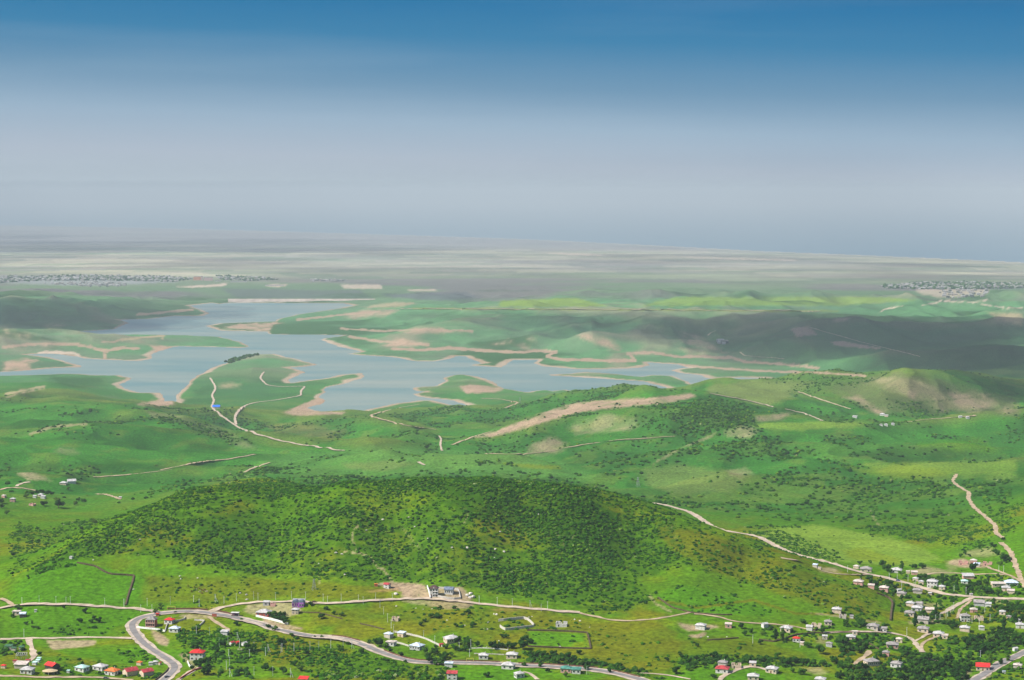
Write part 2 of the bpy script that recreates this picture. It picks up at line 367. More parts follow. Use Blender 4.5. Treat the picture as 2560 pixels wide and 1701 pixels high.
midb = mixc(midb, C(.014, .062, .006), smooth(.62, .9, ridged(XX + 40 * n2, YY, 330, 2, 108)) * .5)
base = mixc(base, midb, smooth(2150, 2900, YY))
farb = mixc(np.broadcast_to(FARG, (NR, NC, 3)), FARD, smooth(-.1, .7, n3 * .5 + n1 * .6))  # far greens paled, so the colour carries part of the haze
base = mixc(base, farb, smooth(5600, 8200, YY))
# fields of the coastal plain: long strips, each of its own crop
ang = math.radians(14); fx = XX * math.cos(ang) + YY * math.sin(ang) * 0.25; fy = -XX * math.sin(ang) + YY * math.cos(ang)
fx = fx + 200 * fbm(XX, YY, 2600, 2, 111); fy = fy + 260 * fbm(XX, YY, 2600, 2, 112)
def fieldhash(wx_, wy_, sd): return _hash(np.floor(fx / wx_ + .37 * np.floor(fy / wy_)), np.floor(fy / wy_), sd)
h1 = fieldhash(900, 520, 1); h2 = fieldhash(2100, 1300, 2); h3 = fieldhash(420, 300, 3)
CROPS = np.array([(.40, .36, .27), (.17, .22, .14), (.24, .225, .22), (.36, .29, .25), (.20, .20, .17), (.46, .42, .32), (.15, .20, .12), (.28, .26, .23)])
crop = CROPS[(h1 * 7.99).astype(int)] * .45 + CROPS[(h2 * 7.99).astype(int)] * .35 + CROPS[(h3 * 7.99).astype(int)] * .2
crop = crop * (1 + .4 * fbm(XX, YY, 1500, 4, 113))[..., None]
crop = crop * np.array([.80, .84, .72])
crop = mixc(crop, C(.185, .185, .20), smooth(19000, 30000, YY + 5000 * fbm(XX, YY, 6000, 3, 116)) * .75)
base = mixc(base, C(.25, .20, .135), smooth(.35, .8, rf) * .55 * far); base = mixc(base, C(.030, .095, .035), smooth(.05, -.55, rf) * .6 * far)  # soil ridges and green gullies, toned here and below to paint relief shading
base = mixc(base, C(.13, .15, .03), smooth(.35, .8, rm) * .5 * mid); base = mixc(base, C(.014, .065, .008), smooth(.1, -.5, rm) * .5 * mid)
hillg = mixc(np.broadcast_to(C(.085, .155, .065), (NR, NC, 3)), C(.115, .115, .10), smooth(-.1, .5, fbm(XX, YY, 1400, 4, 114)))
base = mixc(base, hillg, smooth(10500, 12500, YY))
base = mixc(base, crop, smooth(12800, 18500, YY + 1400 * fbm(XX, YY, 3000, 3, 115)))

PATCH = [  # colour, strength, ragged edge in photo pixels, outline on the photo
 # near pastures
 ('HILLD', .65, 16, [(1050,1208),(1250,1188),(1450,1218),(1570,1300),(1520,1430),(1340,1340),(1160,1280)]), ('HILLD', .5, 14, [(480,1290),(620,1270),(680,1340),(560,1390),(470,1370)]),  # dense scrub tone, also painting shade onto the dome
 ('OLIVE', .85, 7, [(1300,1500),(1480,1560),(1650,1550),(1700,1580),(1720,1640),(1660,1690),(1560,1672),(1480,1660),(1480,1580),(1300,1560)]),
 ('OLIVE', .75, 8, [(340,1440),(520,1440),(760,1455),(960,1470),(960,1500),(760,1495),(560,1500),(420,1510),(330,1505)]),
 ('OLIVE', .6, 8, [(760,1520),(980,1520),(1300,1535),(1420,1560),(1300,1590),(1100,1580),(900,1570),(780,1560)]),
 ('OLIVE', .6, 8, [(1700,1600),(1850,1590),(1990,1620),(2060,1650),(1960,1655),(1800,1640),(1700,1650)]),
 ('OLIVE', .85, 10, [(1640,1310),(1780,1330),(1960,1400),(2160,1480),(2210,1540),(2120,1530),(1960,1480),(1800,1430),(1680,1380)]),
 ('LUSH', .95, 5, [(20,1450),(80,1400),(170,1398),(260,1425),(335,1440),(332,1456),(314,1514),(200,1509),(60,1506),(0,1500),(0,1470)]),
 ('LUSH', .9, 4, [(1322,1579),(1467,1583),(1476,1621),(1322,1615)]),
 ('YELLOW', .7, 5, [(1440,1608),(1470,1604),(1474,1620),(1430,1620)]),
 ('LUSH', .9, 6, [(1640,1490),(1720,1462),(1840,1490),(1960,1530),(1930,1540),(1770,1536),(1690,1520)]),
 ('LUSH', .8, 6, [(0,1520),(60,1520),(200,1520),(330,1530),(300,1560),(220,1590),(0,1590)]),
 ('LUSH', .8, 5, [(1120,1660),(1300,1668),(1480,1690),(1480,1701),(1120,1701)]),
 ('LUSH', .7, 6, [(640,1660),(800,1690),(560,1701),(440,1701)]),
 ('LUSH', .8, 5, [(1680,1690),(1800,1660),(1800,1701),(1640,1701)]),
 ('LUSH', .8, 5, [(1820,1695),(1880,1672),(1990,1690),(1990,1701),(1820,1701)]),
 ('LUSH', .7, 6, [(95,1625),(250,1612),(310,1610),(390,1660),(240,1660),(150,1645)]),
 ('PALE', .8, 5, [(1900,1330),(2050,1310),(2250,1345),(2330,1370),(2380,1400),(2300,1416),(2180,1412),(2050,1395),(1960,1370)]),
 ('YELLOW', .55, 5, [(2120,1376),(2180,1370),(2300,1408),(2260,1414),(2150,1398)]),
 ('YELLOW', .8, 5, [(2318,1606),(2350,1600),(2390,1618),(2405,1628),(2360,1632),(2320,1622)]),
 ('LUSH', .8, 4, [(2166,1583),(2230,1584),(2265,1594),(2230,1600),(2170,1596)]),
 ('YELLOW', .45, 10, [(850,1225),(1020,1215),(1080,1250),(960,1290),(880,1280)]),  # crest grass, brightened in colour for the lit left side
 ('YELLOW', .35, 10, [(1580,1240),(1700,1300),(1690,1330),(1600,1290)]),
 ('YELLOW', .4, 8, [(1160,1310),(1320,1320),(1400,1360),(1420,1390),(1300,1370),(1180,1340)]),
 # bare ground near the houses
 ('TAN', .95, 2, [(80,1601),(208,1601),(206,1611),(190,1616),(95,1625),(86,1615)]),
 ('BARE', .9, 3, [(930,1462),(960,1455),(1010,1458),(1056,1462),(1068,1490),(1060,1500),(1000,1498),(995,1480)]),
 ('BARE', .9, 3, [(1000,1501),(1100,1503),(1185,1508),(1170,1520),(1120,1524),(1080,1518),(1020,1510)]),
 ('BARE', .8, 3, [(1115,1470),(1150,1466),(1180,1500),(1150,1506),(1060,1500),(1070,1470)]),
 ('RUST', .5, 3, [(905,1478),(990,1468),(990,1478),(920,1482)]),
 ('TAN', .8, 3, [(425,1537),(520,1536),(505,1546),(440,1548)]), ('BARE', .8, 2, [(350,1573),(372,1582),(395,1600),(392,1616),(370,1612),(356,1592)]),
 ('BARE', .8, 2, [(420,1635),(440,1634),(462,1662),(468,1676),(455,1676),(436,1652)]),
 ('TAN', .7, 3, [(600,1512),(700,1505),(730,1510),(740,1530),(700,1545),(640,1545),(590,1530)]),
 ('BARE', .85, 2, [(640,1546),(720,1566),(742,1570),(738,1576),(690,1572),(640,1557)]),
 ('RUST', .5, 3, [(760,1584),(830,1592),(930,1610),(930,1616),(850,1602),(760,1592)]),
 ('BARE', .8, 3, [(1705,1556),(1740,1563),(1800,1563),(1815,1570),(1770,1576),(1735,1580),(1720,1570)]),
 ('BARE', .85, 2, [(1735,1588),(1760,1586),(1778,1580),(1780,1588),(1760,1596),(1740,1594)]),
 ('RUST', .5, 3, [(1780,1640),(1800,1637),(1808,1648),(1795,1650)]),
 ('TAN', .6, 3, [(2330,1508),(2390,1508),(2370,1525),(2345,1528)]), ('BARE', .7, 3, [(2065,1590),(2088,1596),(2090,1610),(2068,1608)]),
 ('TAN', .7, 3, [(2300,1555),(2390,1545),(2390,1558),(2310,1562)]), ('TAN', .5, 4, [(2490,1497),(2560,1497),(2560,1512),(2500,1506)]),
 ('TAN', .7, 4, [(2060,1418),(2110,1420),(2120,1432),(2075,1430)]), ('TAN', .7, 4, [(2300,1428),(2340,1415),(2420,1432),(2400,1438),(2320,1436)]),
 ('BARE', .8, 3, [(2392,1403),(2430,1397),(2490,1408),(2500,1420),(2440,1420),(2400,1412)]), ('TAN', .6, 4, [(2390,1410),(2420,1412),(2420,1428),(2396,1424)]),
 ('TAN', .7, 3, [(2440,1690),(2450,1678),(2470,1672),(2466,1682),(2445,1701)]), ('BARE', .8, 3, [(2475,1690),(2510,1684),(2520,1692),(2470,1701)]),
 ('TAN', .5, 4, [(2070,1670),(2100,1680),(2080,1690),(2030,1675)]), ('TAN', .4, 5, [(1990,1665),(2090,1668),(2080,1676)]),
 ('TAN', .5, 5, [(2430,1380),(2500,1365),(2540,1385),(2500,1395),(2440,1392)]),
 ('RUST', .35, 5, [(1220,1523),(1300,1518),(1310,1526),(1240,1530)]),
 # middle distance
 ('VALE', .7, 14, [(640,1140),(1000,1112),(1300,1130),(1480,1175),(1500,1205),(1200,1188),(800,1190),(620,1188)]),
 ('HILLO', .75, 12, [(2060,962),(2170,945),(2260,932),(2350,942),(2420,965),(2560,1000),(2560,1035),(2480,1035),(2300,1030),(2210,1036),(2120,988)]),
 ('YELLOW', .9, 3, [(470,1219),(627,1194),(721,1203),(729,1210),(600,1214),(583,1219)]),
 ('PALEO', .6, 5, [(850,1160),(990,1150),(1040,1160),(950,1178),(860,1172)]), ('YELLOW', .6, 3, [(1240,1157),(1400,1165),(1406,1174),(1330,1172)]),
 ('TAN', .7, 4, [(20,1182),(70,1184),(110,1203),(50,1200)]), ('TAN', .35, 6, [(130,1118),(175,1124),(185,1136),(120,1132)]),
 ('TAN', .4, 8, [(350,1025),(420,1035),(560,1080),(640,1125),(600,1120),(480,1065),(380,1045)]),
 ('RUST', .35, 8, [(650,1065),(760,1060),(860,1080),(840,1095),(700,1085)]), ('DARKG', .5, 8, [(650,1075),(860,1070),(870,1082),(700,1092)]),
 ('BARE', .95, 4, [(1180,1094),(1240,1078),(1330,1045),(1400,1018),(1440,1008),(1520,1000),(1620,996),(1740,984),(1740,994),(1660,1010),(1560,1018),(1460,1030),(1380,1050),(1290,1078),(1230,1092)]),
 ('TAN', .55, 12, [(1420,1062),(1520,1035),(1590,1045),(1600,1065),(1520,1080),(1440,1085)]), ('BARE', .55, 10, [(1330,1110),(1380,1090),(1425,1112),(1400,1132),(1320,1136)]),
 ('PALEO', .85, 6, [(1770,968),(1860,952),(2050,952),(2000,985),(1960,1005),(1930,1018),(1850,1000),(1775,982)]),
 ('BARE', .6, 5, [(1900,1040),(1990,1032),(1960,1052),(1900,1054)]), ('TAN', .7, 6, [(1815,1080),(1860,1062),(1903,1075),(1890,1094),(1830,1092)]),
 ('TAN', .55, 8, [(1820,1180),(1880,1170),(1890,1180),(1850,1198)]), ('PALEO', .55, 10, [(1600,1180),(1700,1160),(1780,1170),(1900,1190),(1850,1225),(1700,1240),(1620,1210)]),
 ('BARE', .65, 9, [(2125,990),(2150,988),(2200,1015),(2230,1035),(2215,1040),(2160,1012)]), ('TAN', .5, 14, [(2180,950),(2230,940),(2330,960),(2420,1000),(2500,1010),(2430,1030),(2330,1000),(2250,980)]),
 ('BARE', .55, 10, [(2390,985),(2430,980),(2500,1005),(2490,1025),(2400,1010)]), ('BARE', .5, 8, [(2450,980),(2490,990),(2480,1000)]),
 ('BARE', .5, 10, [(2260,965),(2300,985),(2300,1000),(2270,985)]), ('BARE', .45, 10, [(2340,1010),(2380,1020),(2370,1032)]), ('TAN', .45, 10, [(2510,1020),(2560,1012),(2560,1036),(2520,1036)]),
 ('PALE', .7, 5, [(1880,1060),(2120,1052),(2190,1060),(2000,1078),(1900,1070)]), ('PALE', .6, 6, [(2160,1160),(2560,1150),(2560,1180),(2400,1190),(2220,1180)]), ('YELLOW', .4, 8, [(2160,1175),(2280,1160),(2420,1180),(2300,1200),(2200,1190)]),
 ('MIDG', .7, 6, [(1900,1115),(2070,1105),(2200,1100),(2300,1120),(2150,1140),(2000,1140)]), ('LUSH', .5, 6, [(2290,1110),(2470,1095),(2520,1130),(2400,1130)]),
 # lake capes
 ('BARE', .85, 4, [(1150,966),(1180,962),(1240,966),(1262,974),(1230,982),(1165,984)]), ('TAN', .5, 6, [(540,962),(585,956),(590,968),(550,972)]),
 ('BARE', .8, 4, [(557,820),(590,810),(690,806),(715,808),(680,812),(670,830),(640,826),(600,822)]), ('BARE', .9, 3, [(700,1032),(735,1018),(800,990),(818,1000),(820,1006),(770,1022),(770,1028),(860,1030),(850,1036),(730,1040)]),
 ('BARE', .8, 4, [(330,1012),(400,995),(415,992),(425,1012),(380,1018)]), ('BARE', .75, 6, [(0,905),(60,895),(90,900),(60,912),(70,925),(0,930)]), ('TAN', .6, 8, [(0,812),(25,820),(40,840),(0,850)]),
 ('TAN', .5, 8, [(30,838),(60,828),(80,840),(50,856)]), ('BARE', .85, 3, [(364,862),(430,868),(500,870),(440,872),(400,882),(372,886),(380,876)]),
 ('BARE', .7, 6, [(1000,830),(1060,820),(1120,825),(1180,828),(1100,832),(1010,834)]), ('BARE', .6, 8, [(1230,860),(1280,848),(1285,856),(1230,866)]), ('BARE', .65, 8, [(1440,838),(1470,832),(1530,858),(1556,880),(1530,872),(1480,855)]),
 ('BARE', .8, 6, [(950,868),(1000,846),(1072,862),(1050,866),(990,864)]), ('BARE', .5, 6, [(1290,860),(1310,856),(1330,876),(1320,880)]), ('BARE', .55, 8, [(1320,845),(1340,842),(1335,860)]),
 ('BARE', .55, 8, [(1700,830),(1740,834),(1800,868),(1840,885),(1790,878),(1720,860)]), ('BARE', .4, 9, [(1700,866),(1760,872),(1800,888),(1730,892)]),
 ('BARE', .9, 3, [(1978,823),(2020,817),(2050,838),(1998,842)]), ('BARE', .9, 3, [(2082,855),(2105,852),(2206,870),(2204,874),(2095,864)]), ('BARE', .6, 3, [(2092,796),(2125,794),(2124,802),(2085,804)]),
 ('TAN', .6, 3, [(900,770),(960,758),(1010,755),(1040,758),(1000,768)]), ('BARE', .6, 6, [(850,788),(910,776),(1000,775),(960,790),(880,796)]), ('TAN', .5, 8, [(100,812),(140,806),(165,814),(110,820)]),
 ('PALE', .7, 3, [(1250,752),(1440,745),(1520,766),(1250,768)]), ('PALE', .6, 4, [(1600,765),(1700,742),(2200,742),(2300,752),(2100,764)]), ('YELLOW', .8, 1.5, [(1030,770),(1500,773),(2100,777),(2100,780),(1500,776),(1030,773)]),
 ('TAN', .6, 4, [(2470,780),(2560,785),(2560,815),(2500,800)]),
 ('SCRUBP', .6, 4, [(950,735),(1160,730),(1200,745),(1100,752),(980,744)]), ('SCRUBP', .5, 4, [(550,722),(900,726),(930,745),(860,748),(590,746)]),
 ('SAND', .7, 2, [(430,717),(500,714),(570,708),(560,716),(480,720)]), ('SAND', .7, 2, [(660,716),(680,711),(720,712),(700,718)]), ('SAND', .6, 2, [(850,712),(950,712),(955,722),(860,722)]), ('SAND', .6, 1.5, [(1020,724),(1090,724),(1090,728),(1020,728)]),
 ('SAND', .5, 4, [(2290,722),(2400,722),(2480,720),(2470,736),(2360,745),(2300,735)]),
 ('SCRUBP', .75, 3, [(2200,716),(2300,706),(2420,706),(2560,712),(2560,722),(2420,724),(2300,722)]), ('GREY', .6, 4, [(0,692),(200,690),(400,694),(440,706),(240,715),(100,712),(0,708)]),
 ('SAND', .55, 2, [(1330,630),(1450,634),(1540,640),(1420,638)]), ('SAND', .5, 2, [(1700,642),(2000,650),(1980,653),(1740,646)]),
]
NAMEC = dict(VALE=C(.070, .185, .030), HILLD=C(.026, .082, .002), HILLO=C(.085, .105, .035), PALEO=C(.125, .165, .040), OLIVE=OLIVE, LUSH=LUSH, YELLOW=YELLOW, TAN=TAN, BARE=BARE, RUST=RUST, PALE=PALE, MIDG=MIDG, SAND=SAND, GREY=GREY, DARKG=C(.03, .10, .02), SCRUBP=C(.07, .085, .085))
# shore strip laid bare by the falling water
shn = vnoise(XX / 260, YY / 420, 121) * .6 + vnoise(XX / 70, YY / 120, 122) * .4
strip = (1 - smooth(.6, 1.25, np.maximum(SD, 0) / (6 + 46 * shn ** 1.5))) * (SD > -40)
base = base * (1 - strip * .9)[..., None] + (strip * .9)[..., None] * (BARE * .95 + (SAND - BARE) * vnoise(XX / 150, YY / 240, 123)[..., None] * .8)
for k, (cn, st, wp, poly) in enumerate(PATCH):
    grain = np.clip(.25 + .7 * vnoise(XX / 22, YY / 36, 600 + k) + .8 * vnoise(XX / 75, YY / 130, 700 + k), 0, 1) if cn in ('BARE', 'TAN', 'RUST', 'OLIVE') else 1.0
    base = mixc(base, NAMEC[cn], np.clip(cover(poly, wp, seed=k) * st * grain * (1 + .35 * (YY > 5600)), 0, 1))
LINES = [  # old shore terraces and narrow bare bands: colour, strength, width in photo pixels, line on the photo
 ('BARE', .95, 6, [(980,872),(1060,876),(1120,870),(1200,876),(1250,880),(1310,880),(1345,877),(1390,880),(1368,892),(1400,900),(1480,900),(1520,902),(1590,902),(1580,890)]),
 ('BARE', .9, 5, [(1570,884),(1640,882),(1700,893),(1760,892),(1815,895),(1826,893),(1870,905),(1950,910),(2050,920)]),
 ('BARE', .85, 4, [(1700,912),(1760,918),(1880,926),(1960,930),(2040,931),(2170,940)]),
 ('BARE', .85, 4, [(850,822),(920,826),(960,828),(1040,824),(1120,826),(1180,829)]), ('BARE', .85, 5, [(870,842),(920,850),(990,858),(1070,862)]), ('BARE', .8, 4, [(740,800),(850,788),(950,778)]),
 ('BARE', .9, 6, [(0,868),(60,862),(120,860),(180,862),(220,868)]), ('BARE', .9, 6, [(230,872),(260,878),(300,870),(338,872)]), ('BARE', .8, 3, [(250,855),(275,856),(300,848)]), ('BARE', .9, 5, [(340,787),(420,780),(480,775)]),
 ('BARE', .9, 5, [(254,880),(254,900)]), ('TAN', .9, 4, [(400,846),(405,840),(370,842),(300,850)]), ('SAND', .85, 6, [(90,884),(110,880),(180,884),(190,890)]),
 ('TAN', .8, 4, [(0,985),(40,978),(90,968),(100,966)]), ('TAN', .7, 3, [(0,995),(30,985),(100,972)]), ('TAN', .6, 5, [(60,1085),(110,1070),(150,1064),(200,1060)]),
 ('SCRUBC', .7, 3, [(2270,1010),(2560,985)]), ('DARKG', .6, 5, [(1985,985),(2030,1005),(2100,1020),(2160,1040)]),
 ('TAN', .5, 4, [(1640,1160),(1690,1130),(1760,1100),(1800,1085)]),
 ('SAND', .7, 3, [(2355,753),(2440,756),(2470,750)]), ('SAND', .7, 3, [(2310,764),(2345,757),(2355,752)]), ('SAND', .7, 3, [(2450,760),(2500,768),(2560,771)]), ('SAND', .8, 2.5, [(2205,780),(2215,773),(2260,766)]),
 # trodden paths in the scrub
 ('TAN', .7, 3, [(897,1310),(875,1325),(872,1350),(880,1375)]), ('TAN', .75, 4, [(850,1380),(890,1383),(920,1395),(935,1418),(950,1424),(962,1440),(974,1456)]), ('TAN', .6, 3, [(1160,1270),(1168,1290),(1160,1306)]),
 ('TAN', .45, 4, [(1000,1320),(1020,1345),(1050,1378)]), ('TAN', .5, 4, [(1390,1320),(1400,1340),(1420,1370)]), ('TAN', .5, 3, [(1444,1330),(1430,1350)]), ('TAN', .5, 3, [(775,1420),(785,1440),(788,1460)]), ('TAN', .5, 3, [(1680,1300),(1692,1330),(1700,1350)]),
 ('TAN', .6, 4, [(1632,1490),(1650,1510),(1690,1530)]), ('OLIVE', .9, 5, [(1650,1500),(1760,1520),(1900,1500),(2010,1535),(2100,1535),(2220,1555)]), ('TAN', .6, 3, [(2050,1533),(2150,1545),(2230,1557)]),
 ('YELLOW', .6, 4, [(0,1440),(60,1415),(100,1392),(146,1362)]), ('TAN', .5, 4, [(2195,1278),(2206,1300),(2216,1312)]), ('DARKG', .7, 2, [(150,1418),(175,1403)]), ('DARKG', .5, 2, [(20,1475),(90,1420)]),
]
NAMEC['SCRUBC'] = SCRUBC
for k, (cn, st, wpx, ln) in enumerate(LINES):
    base = mixc(base, NAMEC[cn], line_cover(ln, wpx * (1.25 if wpx > 3 else 1), 1.6, seed=200 + k) * st)

# ------------------------------------------------------------------ where scrub grows: density, ragged edge, outline on the photo
SCRUB = [
 (1.0, 10, [(463,1216),(598,1206),(860,1192),(1032,1189),(1243,1176),(1397,1192),(1542,1224),(1652,1262),(1690,1300),(1720,1370),(1690,1420),(1640,1440),(1590,1450),(1640,1500),(1570,1535),(1480,1530),(1400,1505),(1290,1490),(1180,1475),(1110,1450),(1040,1455),(985,1455),(930,1462),(850,1448),(760,1445),(640,1440),(560,1430),(480,1415),(380,1395),(260,1385),(170,1400),(80,1432),(30,1450),(100,1390),(180,1345),(250,1305),(364,1264)]),
 (.42, 12, [(1652,1267),(1809,1330),(1955,1385),(2064,1429),(2155,1461),(2220,1500),(2215,1550),(2100,1530),(1950,1480),(1800,1440),(1700,1410),(1660,1330)]),
 (.20, 8, [(1640,1490),(1720,1462),(1840,1490),(1960,1530),(1930,1540),(1770,1536),(1690,1520)]),
 (.16, 10, [(1040,1510),(1300,1530),(1480,1560),(1640,1580),(1700,1640),(1640,1690),(1480,1640),(1300,1590),(1100,1570),(960,1540)]),
 (.35, 6, [(480,1485),(520,1488),(560,1505),(510,1520),(450,1518)]), (.10, 10, [(340,1440),(700,1455),(960,1480),(700,1498),(340,1500)]),
 (.75, 8, [(420,1580),(560,1575),(700,1600),(690,1625),(560,1632),(430,1620)]), (.28, 10, [(430,1620),(700,1620),(900,1640),(880,1660),(600,1660),(480,1660)]),
 (.9, 10, [(880,1640),(960,1645),(1040,1668),(1120,1672),(1120,1701),(780,1701),(760,1680),(720,1660),(660,1650),(760,1650)]),
 (.55, 8, [(640,1590),(760,1610),(860,1620),(960,1660),(860,1680),(740,1650),(640,1610)]), (.5, 8, [(200,1560),(300,1575),(260,1590),(110,1590),(100,1575)]), (.4, 6, [(260,1535),(330,1535),(310,1560),(260,1558)]),
 (.6, 6, [(100,1640),(240,1662),(400,1690),(330,1701),(100,1690)]), (.35, 8, [(240,1612),(330,1625),(400,1655),(280,1655)]),
 (.6, 8, [(1310,1630),(1400,1635),(1500,1650),(1560,1670),(1660,1680),(1660,1701),(1600,1695),(1500,1672),(1330,1660)]),
 (.7, 6, [(1700,1640),(1780,1630),(1900,1640),(2060,1655),(2060,1668),(1900,1660),(1740,1668),(1680,1672)]), (.4, 6, [(1840,1620),(1900,1605),(1910,1615),(1850,1632)]),
 (.5, 8, [(1740,1600),(1780,1600),(1770,1625),(1735,1620)]),
 # valley and slopes left of the hill
 (.45, 10, [(0,1310),(100,1330),(180,1290),(310,1250),(450,1215),(480,1225),(364,1266),(200,1330),(100,1385),(0,1440)]), (.35, 10, [(300,1240),(460,1200),(640,1170),(760,1180),(700,1195),(560,1205),(480,1225),(380,1250)]),
 # right-hand slopes
 (.85, 12, [(1980,1260),(2080,1210),(2180,1190),(2330,1200),(2400,1230),(2460,1300),(2490,1340),(2380,1345),(2300,1350),(2200,1330),(2080,1300),(1990,1300)]),
 (.6, 12, [(2400,1215),(2560,1190),(2560,1330),(2520,1345),(2490,1320),(2430,1265)]), (.3, 12, [(2350,1345),(2500,1350),(2540,1390),(2400,1370)]),
 (.7, 10, [(1760,1260),(1900,1250),(2000,1270),(2060,1310),(1990,1320),(1900,1320),(1820,1300)]), (.55, 10, [(1860,1335),(1960,1330),(2040,1360),(2120,1400),(2060,1400),(1960,1370)]),
 (.85, 10, [(1600,1250),(1700,1230),(1780,1260),(1760,1280),(1640,1262)]), (.6, 12, [(1820,1230),(1960,1180),(2120,1150),(2000,1220),(1900,1250)]),
 (.9, 12, [(1720,1000),(1780,990),(1860,1010),(1920,1025),(1890,1050),(1900,1090),(1780,1090),(1700,1095),(1640,1090),(1680,1050)]), (.5, 14, [(1400,1120),(1640,1080),(1760,1095),(1760,1150),(1600,1180),(1460,1160)]),
 (.6, 12, [(1560,1040),(1700,1020),(1700,1060),(1600,1090)]), (.45, 10, [(1180,1130),(1300,1080),(1400,1060),(1340,1100),(1250,1134)]), (.45, 10, [(1150,1040),(1300,1010),(1430,985),(1440,1004),(1330,1040),(1240,1070)]),
 (.75, 8, [(1780,1000),(2000,1020),(2150,1045),(2130,1060),(1960,1030),(1900,1020)]), (.8, 8, [(2060,1090),(2160,1092),(2190,1100),(2160,1120),(2080,1110)]), (.75, 8, [(2120,1140),(2250,1115),(2400,1120),(2500,1140),(2400,1150),(2200,1150)]),
 (.6, 10, [(1900,1140),(2020,1120),(2060,1130),(1980,1160)]), (.7, 8, [(1780,1120),(1900,1090),(2000,1100),(1920,1140),(1820,1160)]), (.6, 8, [(2180,1170),(2080,1200),(1980,1240),(2020,1200),(2120,1165)]),
 (.5, 10, [(2150,1060),(2300,1060),(2330,1070),(2200,1075)]), (.45, 8, [(1480,1180),(1620,1185),(1640,1215),(1540,1205)]),
 # gullies and copses of the middle distance
 (.7, 6, [(560,1190),(700,1160),(860,1130),(870,1138),(740,1170),(600,1198)]), (.6, 8, [(350,1040),(420,1040),(500,1060),(620,1105),(640,1115),(560,1110),(440,1070)]), (.6, 5, [(130,1042),(240,1018),(250,1022),(180,1042)]), (.6, 6, [(450,1000),(530,1000),(520,1010),(450,1014)]), (.6, 5, [(470,975),(520,962),(530,975),(490,990)]),
 (.5, 6, [(760,1108),(860,1070),(880,1078),(820,1112)]), (.4, 10, [(90,1060),(200,1080),(220,1110),(130,1090)]), (.6, 5, [(1110,1160),(1250,1150),(1300,1170),(1200,1165)]), (.5, 6, [(1380,1165),(1430,1180),(1500,1215),(1460,1205)]),
 (.55, 8, [(110,945),(240,940),(260,965),(160,970)]), (.5, 8, [(2060,960),(2180,945),(2120,965)]),
]
scrubd = np.zeros((NR, NC))
for k, (d, wp, poly) in enumerate(SCRUB):
    scrubd = np.maximum(scrubd, cover(poly, wp, seed=300 + k) * d)
# far slopes: bushes too small to see singly, a darker cover in gullies, and painted cloud shade
gul = smooth(.05, .65, fbm(XX, YY, 300, 4, 131) + .35 * ridged(XX, YY, 520, 3, 5))
scrubd = np.maximum(scrubd, .45 * gul * smooth(2600, 3400, YY) * (1 - smooth(5200, 6500, YY)) * (strip < .2))
farscrub_shade = smooth(.1, .7, fbm(XX, YY, 500, 4, 132)) * smooth(6000, 8000, YY) * (1 - smooth(12000, 13500, YY))
DARKSL = [(.72, 24, [(1560,800),(1760,786),(2100,784),(2560,800),(2560,930),(2200,905),(2000,905),(1850,890),(1700,850)]), (.6, 14, [(1000,782),(1300,780),(1500,790),(1300,800),(1050,800)]), (.7, 12, [(0,760),(200,752),(480,762),(500,785),(300,796),(280,818),(100,826),(0,815)]),  # dark hill cover, with cloud shade painted into the same tint
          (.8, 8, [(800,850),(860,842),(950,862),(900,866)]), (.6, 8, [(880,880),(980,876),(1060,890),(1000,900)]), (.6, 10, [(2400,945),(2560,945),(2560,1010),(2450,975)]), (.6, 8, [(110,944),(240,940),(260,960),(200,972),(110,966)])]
for k, (d, wp, poly) in enumerate(DARKSL): farscrub_shade = np.maximum(farscrub_shade, cover(poly, wp, seed=500 + k) * d * (.6 + .4 * vnoise(XX / 120, YY / 240, 7)))
bareness = smooth(.16, .30, base[..., 0]) * (YY < 12500)
tint = np.clip(scrubd * .55 * smooth(2900, 3800, YY) + farscrub_shade * .75, 0, .85) * (1 - bareness)
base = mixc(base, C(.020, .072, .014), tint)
scrubd *= (1 - bareness)
base = mixc(base, C(.42, .38, .31), ((csd > 0) & (csd < .012)) * .8 * smooth(15000, 19000, YY))
base = base * (1 + .10 * n2 + .10 * n4 * near)[..., None]
base = np.clip(base, .004, .7)

# ------------------------------------------------------------------ the ground, one sheet to the horizon
def grid_faces(nr, nc, keep=None):
    i, j = np.meshgrid(np.arange(nr - 1), np.arange(nc - 1), indexing='ij')
    if keep is not None: i, j = i[keep], j[keep]
    a = (i * nc + j).ravel()
    return np.stack([a, a + 1, a + nc + 1, a + nc], 1)
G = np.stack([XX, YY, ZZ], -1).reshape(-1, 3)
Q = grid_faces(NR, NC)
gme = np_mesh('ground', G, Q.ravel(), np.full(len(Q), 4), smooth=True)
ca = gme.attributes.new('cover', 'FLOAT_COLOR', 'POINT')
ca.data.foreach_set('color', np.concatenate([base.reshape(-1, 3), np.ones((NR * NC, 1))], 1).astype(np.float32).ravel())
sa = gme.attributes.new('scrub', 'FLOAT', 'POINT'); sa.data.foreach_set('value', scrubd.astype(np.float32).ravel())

def new_mat(name, rough=0.9, spec=0.1):
    m = bpy.data.materials.new(name); m.use_nodes = True
    b = m.node_tree.nodes['Principled BSDF']; b.inputs['Roughness'].default_value = rough; b.inputs['Specular IOR Level'].default_value = spec
    return m, m.node_tree, b

